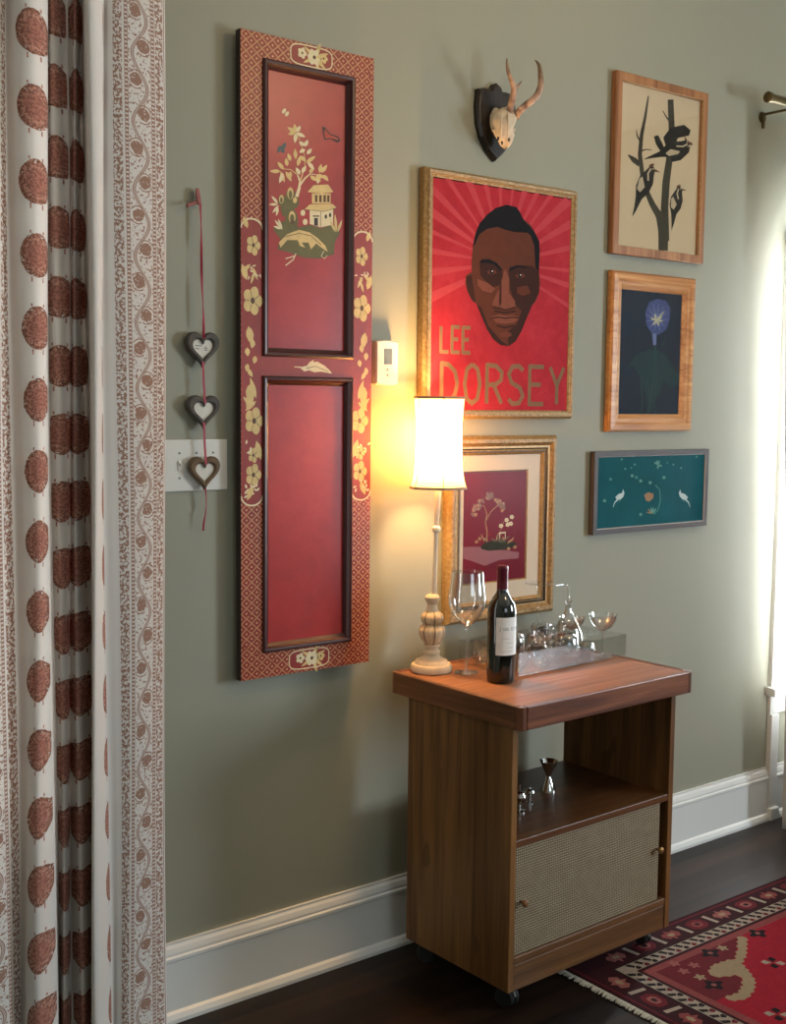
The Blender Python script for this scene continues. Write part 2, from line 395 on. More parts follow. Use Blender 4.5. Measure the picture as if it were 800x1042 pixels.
for sx0, sgn in ((px0, 1), (px1-sw, -1)):
    cx = sx0+sw/2; hw = sw/2-0.0006
    A.l = 1; arc = [(cx+hw*math.cos(a), cz1+0.024*math.sin(a)) for a in [PI*i/12 for i in range(13)]]
    arc2 = [(cx-hw*math.cos(a), cz0-0.024*math.sin(a)) for a in [PI*i/12 for i in range(13)]]
    A.poly(arc+arc2, 1)
    A.l = 2; A.stroke(arc, 0.004, 3); A.stroke(arc2, 0.004, 3)
    h = cz1-cz0; A.l = 2
    def lf(t, dx, ln, an, wd, mi=2): A.leaf((cx+dx*sgn, cz1-h*t), ln, an if sgn > 0 else PI-an, wd, mi)
    for t, dx, r in ((0.06, 0.004, 0.022), (0.265, 0.002, 0.031), (0.715, 0.006, 0.030), (0.845, 0.004, 0.017), (0.92, 0.004, 0.025)):
        A.flower((cx+dx*sgn, cz1-h*t), r*1.16, 2, 4, 5, 0.80)
        for k_ in range(5): A.l = 3; A.stroke([(cx+dx*sgn+r*0.3*math.cos(k_*1.257+.6), cz1-h*t+r*0.3*math.sin(k_*1.257+.6)), (cx+dx*sgn+r*0.72*math.cos(k_*1.257+.6), cz1-h*t+r*0.8*math.sin(k_*1.257+.6))], 0.0016, 4); A.l = 2
    for t, dx, ln, an, wd in ((0.0, -0.012, 0.03, 2.0, 0.014), (0.13, -0.004, 0.035, 3.9, 0.010), (0.14, 0.0, 0.035, 5.2, 0.010), (0.16, 0.006, 0.03, 4.4, 0.008), (0.19, -0.015, 0.04, 1.9, 0.018),
                              (0.36, -0.01, 0.045, 4.9, 0.022), (0.41, 0.004, 0.022, 4.5, 0.015), (0.44, -0.014, 0.022, 4.8, 0.015), (0.47, 0.010, 0.02, 4.5, 0.014), (0.5, -0.012, 0.02, 4.5, 0.013),
                              (0.63, 0.012, 0.055, 1.9, 0.014), (0.60, 0.004, 0.05, 4.3, 0.02), (0.57, 0.0, 0.05, 4.5, 0.026), (0.55, 0.002, 0.03, 2.2, 0.012), (0.64, 0.012, 0.04, 3.8, 0.012),
                              (0.79, 0.012, 0.05, 5.0, 0.018), (0.66, 0.0, 0.035, 2.4, 0.012), (0.96, 0.002, 0.04, 4.3, 0.017)):
        lf(t, dx, ln, an, wd)
    for k in range(10): lf(0.965+0.04*random.random(), random.uniform(-0.02, 0.02), 0.012, random.uniform(0, 6.2), 0.006, 3)
    for k in range(7): lf(0.80+0.05*random.random(), random.uniform(-0.02, 0.022), 0.012, random.uniform(0, 6.2), 0.006, 3)
    for k in range(8): lf(0.13+0.05*random.random(), random.uniform(-0.02, 0.022), 0.012, random.uniform(0, 6.2), 0.004, 3)
# top and bottom cartouches
for zc, n in ((pz1-sw*0.48, 1), (pz0+sw*0.53, 2)):
    cx = (px0+px1)/2+0.005; hw, hh = 0.062, sw*0.40
    loop = [(cx+hw*math.copysign(abs(math.cos(a))**0.5, math.cos(a)), zc+hh*math.copysign(abs(math.sin(a))**0.5, math.sin(a))) for a in [2*PI*i/28 for i in range(28)]]
    A.l = 1; A.poly(loop, 1); A.l = 2; A.stroke(loop+[loop[0]], 0.003, 3)
    A.flower((cx+0.008, zc), 0.021, 3, 4, 6); A.flower((cx-0.028, zc+0.004), 0.014, 3, 4, 5)
    for an in (0.4, 2.6, 3.6, 5.6, 5.0, 1.2): A.leaf((cx+0.012, zc), 0.042, an, 0.010, 2)
    A.flower((cx+0.036, zc+0.002), 0.013, 2, 4, 5)
A.l = 1
lc = P(318, 373, PY1)                          # white leaf on the middle rail
A.stroke([(lc.x-0.055, lc.z-0.002), (lc.x-0.02, lc.z-0.004), (lc.x+0.01, lc.z+0.0)], [0.002, 0.005, 0.003], 3)
A.poly([(lc.x+a*1.1, lc.z+b*1.1) for a, b in [(-0.032, -0.006), (-0.024, 0.0), (-0.016, 0.001), (-0.008, 0.010), (0.004, 0.016), (0.002, 0.010), (0.014, 0.012), (0.024, 0.007), (0.034, 0.003), (0.046, -0.006), (0.056, -0.015), (0.040, -0.013), (0.024, -0.011), (0.006, -0.013), (-0.010, -0.009), (-0.022, -0.012)]], 3)
A.l = 2; A.stroke([(lc.x-0.02, lc.z-0.005), (lc.x+0.01, lc.z+0.001), (lc.x+0.05, lc.z-0.012)], 0.0016, 4)
fr.build('frame', cm, pr_, bevel=0)
def mould(x0, x1, z0, z1):
    mb = MB(); pro = [(0, PY1-0.004), (0.004, PY1-0.007), (0.010, PY1-0.006), (0.014, PY1+0.002), (0.022, PY1+0.008)]
    loops = [[Vector((x0+t, y, z0+t)), Vector((x1-t, y, z0+t)), Vector((x1-t, y, z1-t)), Vector((x0+t, y, z1-t))] for t, y in pro]
    loops = [[Vector((q.x+(-0.0 if 0 else 0), PY1+0.001, q.z)) for q in loops[0]]]+loops
    for a, b in zip(loops, loops[1:]): mb.ring(a, b)
    return mb
ix0, ix1 = px0+sw, px1-sw
for z0, z1, up in ((zr1, pz1-sw*0.95, True), (pz0+sw*1.05, zr0, False)):
    mould(ix0-0.001, ix1+0.001, z0-0.001, z1+0.001).build('moulding', MAROON, pr_, label='dark maroon moulding')
    pb = MB().box((ix0+0.004, PY0-0.004, z0+0.004), (ix1-0.004, PY1+0.010, z1-0.004))
    if up:
        B = Art(PY1+0.010, pb); sc = 5.789
        q = lambda x, y: (270+x/sc, 100+y/sc)
        CR, GD, OL, BR_, DK, BL = 1, 2, 3, 4, 5, 6
        B.l = 1
        B.poly([q(*a) for a in [(45, 770), (110, 720), (200, 760), (260, 745), (330, 765), (400, 740), (440, 790), (410, 850), (405, 920), (320, 945), (230, 940), (130, 905), (70, 890), (90, 830)]], OL)
        B.l = 2
        for c_, rx, ry in (((150, 600), 34, 70), ((120, 640), 30, 60), ((155, 720), 38, 70), ((170, 610), 30, 40), ((95, 600), 20, 35)): B.ell(q(*c_), rx/sc, ry/sc, OL)
        B.l = 3
        for c_, rx, ry in (((148, 560), 18, 36), ((95, 595), 14, 26), ((158, 700), 20, 36), ((175, 600), 12, 18)):
            B.ell(q(*c_), rx/sc, ry/sc, GD)
        B.l = 4
        for c_, rx, ry in (((148, 568), 11, 26), ((95, 600), 8, 18), ((158, 708), 13, 26), ((160, 728), 12, 14), ((120, 638), 12, 10)):
            B.ell(q(*c_), rx/sc, ry/sc, OL if c_[1] < 720 else BR_)
        B.l = 3
        B.stroke([q(185, 580), q(200, 530), q(205, 490), q(190, 450)], [20/sc, 17/sc, 12/sc, 7/sc], CR)
        B.stroke([q(205, 510), q(235, 470), q(265, 445), q(300, 450)], [12/sc, 9/sc, 6/sc, 3/sc], CR)
        B.stroke([q(190, 450), q(150, 420), q(100, 415)], [6/sc, 4/sc, 3/sc], GD)
        B.stroke([q(205, 490), q(235, 400), q(230, 330), q(200, 240), q(180, 200)], [8/sc, 5/sc, 4/sc, 3/sc, 2/sc], GD)
        B.l = 4
        leaves = [(180, 200, 50, -100), (180, 200, 60, -150), (180, 200, 48, 165), (180, 205, 60, 95), (182, 203, 60, 25), (185, 200, 45, -60),
                  (200, 255, 40, 40), (232, 285, 45, -65), (235, 300, 40, 150), (245, 330, 45, -50), (180, 360, 65, -95), (150, 370, 50, -110), (190, 400, 65, -75), (240, 370, 50, -140),
                  (240, 380, 70, -35), (250, 375, 60, 50), (215, 440, 50, -60), (205, 450, 50, -120), (90, 430, 65, 180), (110, 420, 60, -130), (90, 430, 70, 70), (105, 440, 65, 110), (120, 430, 70, 60),
                  (150, 430, 50, 100), (130, 400, 50, -100), (265, 455, 50, 40), (300, 450, 50, 60), (300, 450, 55, 20), (320, 440, 55, -80), (330, 440, 60, -55), (340, 450, 50, 50), (310, 455, 50, 90), (260, 440, 40, -50)]
        for x_, y_, ln, an in leaves: B.leaf(q(x_, y_), ln/sc, math.radians(an), 24/sc, CR if (x_+y_) % 2 else GD)
        for x_, y_, ln, an in ((75, 620, 60, -130), (75, 625, 55, 180), (80, 630, 60, 130), (75, 640, 55, 100), (100, 770, 70, -130), (100, 775, 70, -110), (95, 770, 50, 200), (420, 790, 110, -95), (425, 790, 80, -70), (415, 790, 80, -115)):
            B.leaf(q(x_, y_), ln/sc, math.radians(an), 16/sc, CR if x_ < 200 else GD)
        B.l = 3                                  # small pavilion with two roofs
        B.poly([q(*a) for a in [(262, 640), (400, 640), (400, 745), (325, 760), (262, 740)]], CR)
        B.poly([q(*a) for a in [(275, 560), (385, 560), (385, 620), (275, 620)]], GD)
        B.l = 4
        B.poly([q(*a) for a in [(230, 655), (262, 625), (395, 622), (420, 645), (345, 665)]], GD)
        B.poly([q(*a) for a in [(248, 552), (285, 512), (370, 508), (402, 552), (330, 560)]], GD)
        B.l = 5
        for x_ in (300, 325, 350, 372): B.poly([q(*a) for a in [(x_-7, 570), (x_+7, 570), (x_+7, 612), (x_-7, 612)]], BR_)
        B.poly([q(*a) for a in [(288, 705), (310, 705), (310, 752), (288, 748)]], DK)
        B.poly([q(*a) for a in [(280, 690), (318, 690), (318, 698), (280, 698)]], BR_)
        for x_, y_ in ((357, 697), (382, 688)): B.ell(q(x_, y_), 7/sc, 13/sc, DK)
        B.stroke([q(326, 665), q(326, 758)], 3/sc, BR_); B.stroke([q(230, 656), q(345, 667), q(420, 646)], 3/sc, BR_)
        B.l = 3
        for c_ in ((222, 675), (235, 728)): B.ell(q(*c_), 14/sc, 18/sc, CR)
        B.l = 4                                  # reclining animal on the green mound
        B.poly([q(*a) for a in [(80, 850), (130, 800), (200, 775), (260, 790), (310, 825), (355, 870), (368, 905), (345, 890), (300, 855), (270, 890), (255, 850), (215, 850), (235, 880), (205, 870), (190, 835), (130, 835), (90, 880)]], GD)
        B.l = 5
        B.stroke([q(120, 815), q(200, 795), q(270, 810), (q(330, 865))], 5/sc, OL); B.stroke([q(345, 900), q(330, 930), q(350, 945), q(365, 925)], 4/sc, CR)
        B.l = 3
        B.stroke([q(180, 915), q(165, 950), q(120, 985)], 7/sc, CR); B.stroke([q(170, 930), q(120, 945)], 6/sc, CR)
        for c_ in ((110, 75), (128, 92)): B.ell(q(*c_), 10/sc, 17/sc, CR, 0.6)
        for c_, rx, ry, r in (((82, 300), 10, 22, 0.3), ((108, 285), 12, 26, 0.5), ((105, 312), 12, 10, 0.2)): B.ell(q(*c_), rx/sc, ry/sc, BL, r)
        B.poly([q(*a) for a in [(335, 165), (352, 172), (385, 210), (430, 225), (443, 250), (425, 262), (385, 240), (350, 245), (342, 210)]], DK)
        B.l = 4; B.poly([q(*a) for a in [(350, 180), (382, 215), (425, 232), (432, 248), (385, 234), (355, 238), (348, 210)]], 7)
    pb.build('inner_panel', [LACQ, CREAMP, GOLDP, OLIVE, BROWNP, DKP, BLUEP, simple('butterfly_red_paint', (170, 70, 58))], pr_, label='red lacquered panel painted with pagoda and animal' if up else 'plain red lacquered panel')

# ------------------------------------------------------------------ framed pictures
def pane_mat(): return glassy('picture_glass', (0.98, 0.98, 0.98, 1), 0.02, 0.02, 0.35)
PANE = pane_mat(); PANE2 = glassy('anti_glare_picture_glass', (0.97, 0.97, 0.97, 1), 0.25, 0.001, 0.02)
def gold_mat(name, a, b_, c, rough, metal, orn=0.0):
    m, b = new_mat(name, rough, metal); x, y, z, v = coords(); n = nz(v, s=110, detail=4)
    setc(b, ramp(n, [(0.3, lin(a)), (0.5, lin(b_)), (0.72, lin(c))]))
    if orn:
        vo = TREE.nodes.new('ShaderNodeTexVoronoi'); vo.inputs['Scale'].default_value = 90; TREE.links.new(v, vo.inputs['Vector'])
        bump(b, vo.outputs[0], orn, 0.003)
    return m
GOLD = gold_mat('antique_gold_frame', (116, 90, 52), (142, 112, 70), (164, 134, 90), 0.45, 0.2, 0.35)
GOLDS = gold_mat('smooth_gold_leaf', (136, 108, 66), (156, 126, 80), (174, 146, 100), 0.4, 0.25)
PINE = wood('honey_pine', (150, 92, 48), (190, 132, 78), (216, 166, 108), 0, 0.35)
OAKF = wood('light_brown_frame_wood', (112, 70, 40), (150, 100, 62), (178, 128, 84), 2, 0.4)
GREYW = simple('dark_grey_frame_paint', (72, 66, 66), 0.5)
def frame(root, x0, x1, z0, z1, prof, mats, mi=None):
    mb = MB(); loops = [[Vector((x0+t, -y, z0+t)), Vector((x1-t, -y, z0+t)), Vector((x1-t, -y, z1-t)), Vector((x0+t, -y, z1-t))] for t, y in prof]
    for i, (a, b) in enumerate(zip(loops, loops[1:])): mb.ring(a, b, mi[i] if mi else 0)
    return mb.build('frame', mats, root)
def picture(name, label, cat, R4, back, front):
    x0, x1, z0, z1 = rect(R4, back, front); return thing(name, label, cat, (x0, 0, z0)), x0, x1, z0, z1

# --- poster with portrait
r, x0, x1, z0, z1 = picture('framed_poster', 'large red lettered poster of a man\'s head in a gilded frame above the lamp', 'framed poster',
                            [(427, 169.8), (589.8, 194.5), None, (584, 426.3)], 0.004, 0.040)
frame(r, x0, x1, z0, z1, [(0.03, 0.004), (0, 0.004), (0, 0.026), (0.006, 0.034), (0.006, 0.036), (0.008, 0.040), (0.015, 0.039), (0.017, 0.036), (0.019, 0.036), (0.022, 0.034), (0.025, 0.033), (0.025, 0.020)],
      [GOLD, GOLDS], [1, 1, 1, 1, 0, 0, 0, 1, 0, 0, 1])
def poster_red():
    m, b = new_mat('poster_red_ink', 0.7, 0, 0.08); x, y, z, v = coords(); cx, cz = 0.31, 0.42
    n = nz(v, s=14, detail=4, rough=0.7); g = nz(v, s=200)
    setc(b, ramp(n*0.8+g*0.2, [(0.3, lin((150, 38, 48))), (0.5, lin((165, 43, 54))), (0.7, lin((176, 54, 64)))])); return m
SKIN1 = simple('poster_brown_ink', (92, 52, 40), 0.55, var=0.1, s=40); SKIN2 = simple('poster_dark_brown_ink', (58, 36, 32), 0.55, s=40)
SKIN3 = simple('poster_light_brown_ink', (122, 72, 58), 0.55, s=40); HAIR = simple('poster_black_ink', (26, 26, 30), 0.55, s=40)
RAYP = simple('poster_pink_ink', (182, 66, 74), 0.55, s=30); LETP = simple('poster_taupe_ink', (124, 98, 76), 0.55, s=40); WHT = simple('white_ink', (225, 215, 205), 0.55)
SKIN4 = simple('poster_mid_brown_ink', (106, 58, 46), 0.55, var=0.1, s=40)
pm = MB().box((x0+0.020, -0.006, z0+0.020), (x1-0.020, -0.031, z1-0.028))
A = Art(-0.031, pm); sc = 6.516
q = lambda x, y: (465+x/sc, 200+y/sc)
# rays
bx0, bx1, bz0, bz1 = x0+0.022, x1-0.022, z0+0.022, z1-0.022
hc = P(512, 268, -0.031)
def clip_ray(a, r0):
    dx, dz = math.cos(a), math.sin(a); t = 9
    if dx > 0: t = min(t, (bx1-hc.x)/dx)
    if dx < 0: t = min(t, (bx0-hc.x)/dx)
    if dz > 0: t = min(t, (bz1-hc.z)/dz)
    if dz < 0: t = min(t, (bz0+0.12-hc.z)/dz)
    return (hc.x+dx*t, hc.z+dz*t)
A2 = Art(-0.031, pm, False)
for k in range(30):
    a = 2*PI*k/30+0.05*math.sin(k*7)
    if math.sin(a) < -0.42: continue
    wd = 0.022+0.03*((k*37 % 7)/7)
    A2.l = 1; A2.poly([(hc.x, hc.z), clip_ray(a-wd, 0), clip_ray(a+wd, 0)], 1)
A.l = 2
head = [(105, 330), (120, 270), (150, 210), (190, 150), (270, 110), (340, 90), (420, 130), (490, 190), (535, 270), (552, 350), (545, 500), (553, 580), (545, 640), (520, 700), (490, 730), (470, 790),
        (430, 890), (390, 960), (345, 992), (290, 985), (240, 945), (200, 880), (165, 800), (130, 712), (100, 690), (70, 630), (55, 570), (62, 520), (98, 500), (98, 420)]
A.poly([q(*a) for a in head], 2)
A.l = 3
A.poly([q(*a) for a in [(105, 330), (125, 240), (150, 180), (200, 120), (260, 75), (330, 55), (395, 70), (420, 105), (445, 160), (510, 225), (548, 300), (545, 500), (520, 470), (515, 330), (490, 260), (470, 240), (380, 235), (320, 220), (270, 200), (200, 215), (150, 250), (118, 320)]], 4)
A.poly([q(*a) for a in [(345, 470), (400, 455), (500, 460), (545, 500), (545, 640), (500, 720), (470, 790), (430, 890), (390, 960), (345, 992), (335, 900), (400, 840), (430, 760), (390, 720), (355, 620), (350, 540)]], 3)
A.poly([q(*a) for a in [(62, 530), (98, 520), (125, 700), (95, 680), (68, 610)]], 3)
A.poly([q(*a) for a in [(130, 712), (165, 740), (210, 860), (300, 960), (345, 992), (290, 985), (240, 945), (200, 880), (165, 800)]], 3)
A.l = 4
A.poly([q(*a) for a in [(150, 440), (190, 425), (250, 435), (295, 480), (305, 530), (280, 590), (240, 600), (190, 560), (155, 520)]], 3)      # left eye socket
A.poly([q(*a) for a in [(345, 500), (370, 468), (450, 465), (475, 500), (470, 560), (400, 570), (355, 600)]], 3)
A.poly([q(*a) for a in [(135, 545), (200, 570), (255, 610), (230, 640), (170, 625), (140, 590)]], 5)
A.poly([q(*a) for a in [(400, 600), (470, 590), (490, 640), (440, 660), (400, 640)]], 2)
A.poly([q(*a) for a in [(255, 660), (290, 600), (300, 540), (320, 480), (345, 540), (345, 640), (385, 690), (390, 728), (330, 748), (290, 735), (235, 720), (240, 690)]], 5)      # nose
A.poly([q(*a) for a in [(225, 800), (280, 780), (320, 790), (370, 785), (420, 805), (380, 835), (320, 845), (260, 835)]], 5)
A.l = 5
A.poly([q(*a) for a in [(148, 440), (165, 418), (215, 415), (265, 440), (305, 490), (290, 490), (245, 450), (200, 440)]], 4)      # brows
A.poly([q(*a) for a in [(342, 500), (360, 470), (400, 455), (455, 462), (470, 475), (400, 470), (365, 490)]], 4)
A.poly([q(*a) for a in [(285, 560), (296, 560), (296, 700), (285, 735), (280, 700)]], 3); A.stroke([q(240, 735), q(320, 752), q(388, 735)], 9/sc, 3)
A.stroke([q(225, 808), q(280, 800), q(320, 808), q(370, 800), q(420, 808)], 9/sc, 3); A.stroke([q(250, 760), q(320, 770), q(390, 760)], 12/sc, 3)
A.stroke([q(265, 855), q(320, 870), (q(380, 855))], 12/sc, 3); A.ell(q(325, 915), 38/sc, 20/sc, 7)
for ex, ey in ((232, 497), (420, 522)):
    A.l = 5; A.poly([q(ex-32, ey+4), q(ex-12, ey-14), q(ex+16, ey-14), q(ex+34, ey+6), q(ex+12, ey+18), q(ex-14, ey+18)], 7)
    A.l = 6; A.ell(q(ex, ey), 15/sc, 17/sc, 4); A.l = 7; A.ell(q(ex+3, ey-2), 4.5/sc, 5/sc, 8)
# lettering, drawn as strokes in wall coordinates
def letter(ch, x, z, w_, h, t, mi):
    S = {'L': [[(0, 1), (0, 0), (1, 0)]], 'E': [[(1, 1), (0, 1), (0, 0), (1, 0)], [(0, .52), (.8, .52)]],
         'D': [[(0, 0), (0, 1), (.45, .97), (.85, .8), (1, .5), (.85, .2), (.45, .03), (0, 0)]],
         'O': [[(.5, 1), (.15, .88), (0, .5), (.15, .12), (.5, 0), (.85, .12), (1, .5), (.85, .88), (.5, 1)]],
         'R': [[(0, 0), (0, 1), (.6, .98), (1, .82), (.95, .62), (.6, .5), (0, .48)], [(.45, .5), (1, 0)]],
         'S': [[(1, .88), (.7, 1), (.25, .98), (0, .78), (.2, .56), (.8, .42), (1, .22), (.75, .02), (.3, 0), (0, .12)]],
         'Y': [[(0, 1), (.5, .5), (1, 1)], [(.5, .5), (.5, 0)]]}[ch]
    for k, st in enumerate(S):
        pp = [(x+a*w_, z+b*h) for a, b in st]; A2.l = 3+k
        for p_, q_ in zip(pp, pp[1:]): A2.stroke([p_, q_], t, mi)
        for p_ in pp[1:-1]: A2.ell(p_, t/2, t/2, mi, n=12)
def word(s, pA, pB, top, mi, gap=0.35, t=0.014):
    a = P(*pA, -0.031); b = P(*pB, -0.031); h = P(pA[0], top, -0.031).z-a.z; n = len(s); step = (b.x-a.x)/(n-gap); z = (a.z+b.z)/2
    for i, ch in enumerate(s): letter(ch, a.x+i*step, z, step*(1-gap), h, t, mi)
word('LEE', (448.5, 358), (478.5, 359), 332, 6, 0.30, 0.011)
word('DORSEY', (449, 409.5), (573, 412), 369, 6, 0.32, 0.0135)
pm.build('poster_sheet', [poster_red(), RAYP, SKIN1, SKIN2, HAIR, SKIN3, LETP, SKIN4, WHT], r)

# --- bird print (plain generic birds and branches)
r, x0, x1, z0, z1 = picture('framed_bird_print', 'upright cream print of dark birds on bare branches in thin brown wood frame', 'framed picture',
                            [(622.5, 70.5), (721.5, 96.5), (619.5, 258), (716, 269)], 0.004, 0.024)
frame(r, x0, x1, z0, z1, [(0.02, 0.004), (0, 0.004), (0, 0.022), (0.002, 0.024), (0.026, 0.024), (0.028, 0.020), (0.028, 0.010)], [OAKF, GOLDS], [0, 0, 0, 0, 1, 0])
PAPER = simple('cream_print_paper', (212, 192, 158), 0.7, var=0.04, s=8)
BARK = simple('grey_bark_ink', (66, 62, 52), 0.6, var=0.35, s=60); BIRD = simple('bird_black_ink', (30, 30, 32), 0.6, var=0.1); BIRDW = simple('bird_pale_ink', (196, 178, 148), 0.6); BIRDR = simple('bird_brown_ink', (96, 60, 40), 0.6)
pm = MB().box((x0+0.02, -0.006, z0+0.02), (x1-0.02, -0.012, z1-0.02)); A = Art(-0.012, pm)
q = lambda x, y: (600+x/4, 50+y/4)
A.l = 1
A.stroke([q(300, 820), q(300, 740), q(285, 680), q(255, 630), q(235, 585), q(215, 510), q(205, 430), q(212, 350), q(228, 270), q(240, 190)], [38/4, 40/4, 30/4, 24/4, 20/4, 18/4, 17/4, 15/4, 11/4, 5/4], 1)
A.stroke([q(305, 780), q(306, 640), q(312, 540), q(325, 450), q(335, 330), q(330, 205)], [40/4, 30/4, 30/4, 27/4, 25/4, 24/4], 1)
A.stroke([q(208, 415), q(230, 408), q(254, 410)], [7/4, 5/4, 3/4], 1); A.stroke([q(210, 380), q(195, 355), q(190, 330)], [8/4, 6/4, 3/4], 1)
A.stroke([q(330, 300), q(312, 275), q(298, 250)], [8/4, 6/4, 3/4], 1); A.stroke([q(205, 470), q(180, 450), q(158, 430)], [20/4, 22/4, 5/4], 1)
A.l = 2
def bird(c, s, ang, flip=1):
    def t(a, b):
        a *= flip; ca, sa = math.cos(ang), math.sin(ang); return q(c[0]+(a*ca-b*sa)*s, c[1]+(a*sa+b*ca)*s)
    A.l = 2; A.poly([t(*p) for p in [(0, -70), (14, -72), (24, -60), (26, -40), (34, -10), (30, 30), (14, 60), (8, 110), (2, 140), (-4, 100), (-12, 60), (-26, 20), (-24, -20), (-12, -45)]], 2)
    A.l = 3; A.poly([t(*p) for p in [(-22, -10), (-14, -22), (8, 14), (-2, 40), (-18, 30)]], 3); A.stroke([t(6, -62), t(2, -40), t(12, -14)], s*7/4, 3)
    A.poly([t(*p) for p in [(22, -66), (46, -60), (24, -56)]], 4); A.ell(t(4, -74), s*11/4, s*6/4, 4, -0.5*flip); A.l = 4; A.ell(t(14, -63), s*3/4, s*3/4, 3)
bird((222, 545), 1.05, 0.35); bird((345, 410), 0.95, 1.25, -1); bird((350, 620), 0.85, 0.15)
A.l = 2
A.poly([q(*a) for a in [(300, 360), (330, 320), (385, 308), (412, 330), (405, 352), (360, 362), (345, 400), (315, 410)]], 2)
A.poly([q(*a) for a in [(330, 440), (370, 410), (410, 395), (405, 420), (372, 452), (335, 460)]], 2)
A.poly([q(*a) for a in [(262, 355), (280, 350), (300, 390), (315, 430), (300, 435), (270, 385)]], 2)
pm.build('print_sheet', [PAPER, BARK, BIRD, BIRDW, BIRDR], r)
MB().box((x0+0.022, -0.0135, z0+0.022), (x1-0.022, -0.0150, z1-0.022)).build('glass_pane', PANE, r)

# --- blue flower
r, x0, x1, z0, z1 = picture('framed_flower_print', 'deep blue picture of one violet-blue flower in a wide honey pine frame', 'framed picture',
                            [(618.5, 274.4), (711, 284.5), (615, 439), (703, 438.6)], 0.004, 0.028)
frame(r, x0, x1, z0, z1, [(0.03, 0.004), (0, 0.004), (0, 0.020), (0.006, 0.027), (0.022, 0.028), (0.030, 0.024), (0.040, 0.024), (0.054, 0.014), (0.056, 0.010)], PINE)
NAVY = simple('deep_blue_print', (22, 42, 66), 0.5, var=0.2, s=7); PETAL = simple('violet_blue_petal_ink', (70, 84, 140), 0.5, var=0.15, s=40); VEIN = simple('pale_blue_vein_ink', (112, 126, 172), 0.5)
STAMEN = simple('pale_yellow_ink', (196, 192, 150), 0.5); LEAFT = simple('teal_leaf_ink', (28, 62, 72), 0.5, var=0.15, s=20)
pm = MB().box((x0+0.045, -0.006, z0+0.045), (x1-0.045, -0.011, z1-0.045)); A = Art(-0.011, pm)
q = lambda x, y: (590+x/3.471, 260+y/3.473)
sc = 3.47
A.l = 1
A.poly([q(*a) for a in [(165, 400), (200, 350), (250, 330), (300, 345), (330, 400), (355, 420), (360, 450), (320, 470), (300, 440), (285, 480), (260, 520), (250, 560), (235, 500), (215, 430), (190, 390)]], 4)
A.stroke([q(262, 280), q(268, 340), q(262, 430), q(240, 560)], 7/sc, 5); A.stroke([q(290, 320), q(300, 300)], 4/sc, 5)
A.stroke([q(215, 420), q(222, 520), q(215, 570)], 4/sc, 5); A.stroke([q(275, 400), q(262, 520), q(270, 570)], 3/sc, 5)
A.l = 2; A.poly([q(*a) for a in [(232, 200), (245, 165), (275, 153), (305, 160), (320, 185), (318, 225), (306, 262), (280, 280), (255, 275), (235, 245)]], 1)
A.poly([q(*a) for a in [(256, 275), (272, 275), (270, 315), (260, 318)]], 2)
A.l = 3
for a in range(12):
    an = a*PI/6+0.2; A.stroke([q(272, 226), q(272+40*math.cos(an), 218+50*math.sin(an))], [5/sc, 1.5/sc], 2)
A.l = 4
for an in (-0.5, 0.2, 1.2, 2.2, 3.4, 4.4): A.leaf(q(272, 228), 24/sc, an, 7/sc, 3)
A.leaf(q(272, 228), 46/sc, -0.85, 5/sc, 3)
pm.build('print_sheet', [NAVY, PETAL, VEIN, STAMEN, LEAFT, simple('dull_teal_stem_ink', (36, 74, 74), 0.5)], r)
MB().box((x0+0.048, -0.0122, z0+0.048), (x1-0.048, -0.0135, z1-0.048)).build('glass_pane', PANE, r)

# --- teal panel with birds
r, x0, x1, z0, z1 = picture('framed_teal_panel', 'wide teal picture with small white birds in a narrow dark grey frame', 'framed picture',
                            [(601.5, 458.5), (723.6, 457.5), (599.5, 543.6), (717.5, 535.5)], 0.006, 0.024)
frame(r, x0, x1, z0, z1, [(0.01, 0.004), (0, 0.004), (0, 0.024), (0.016, 0.024), (0.019, 0.021), (0.019, 0.012)], [GREYW, simple('worn_pale_edge_paint', (160, 150, 146), 0.5)], [0, 0, 0, 1, 0])
TEAL = simple('teal_picture_paint', (18, 84, 92), 0.45, var=0.2, s=9); PBIRD = simple('pale_grey_bird_paint', (176, 190, 186), 0.5); TAN_ = simple('tan_motif_paint', (150, 120, 92), 0.5)
LTEAL = simple('light_teal_motif_paint', (74, 130, 124), 0.5)
pm = MB().box((x0+0.014, -0.006, z0+0.014), (x1-0.014, -0.019, z1-0.014)); A = Art(-0.019, pm); sc = 5.714
q = lambda x, y: (590+x/sc, 450+y/sc); A.l = 1
for cx, f in ((232, 1), (605, -1)):
    A.poly([q(cx+f*a, 315+b) for a, b in [(-25, 5), (-5, -15), (15, -20), (20, -42), (28, -20), (22, 2), (5, 18), (-15, 18)]], 1)
    A.stroke([q(cx-f*8, 330), q(cx-f*28, 350), q(cx-f*38, 378)], [10/sc, 6/sc, 2/sc], 1)
    A.stroke([q(cx+f*10, 330), q(cx-f*5, 345)], 3/sc, 4)
A.poly([q(*a) for a in [(375, 305), (400, 290), (425, 300), (430, 290), (428, 325), (405, 345), (385, 340)]], 2)
A.stroke([q(440, 250), q(465, 275), q(470, 340), q(455, 395), q(430, 420)], 6/sc, 3)
for an in (-2.9, -2.4, -1.9, -1.5, -1.0): A.leaf(q(425, 415), 42/sc, an, 9/sc, 2 if an < -2 else 4)
for c_ in ((410, 235), (355, 225), (490, 205), (305, 195), (330, 205), (180, 215), (300, 150), (545, 130), (590, 150), (265, 155), (510, 120), (145, 340), (355, 420), (245, 100), (680, 85), (320, 130)):
    A.flower(q(*c_), (10 if c_[1] > 190 else 6)/sc, 4 if c_[0] % 3 else 3, 3)
for an in (-2.6, -1.9, -1.2, 1.6, 0.4): A.leaf(q(455, 130), 28/sc, an, 11/sc, 4)
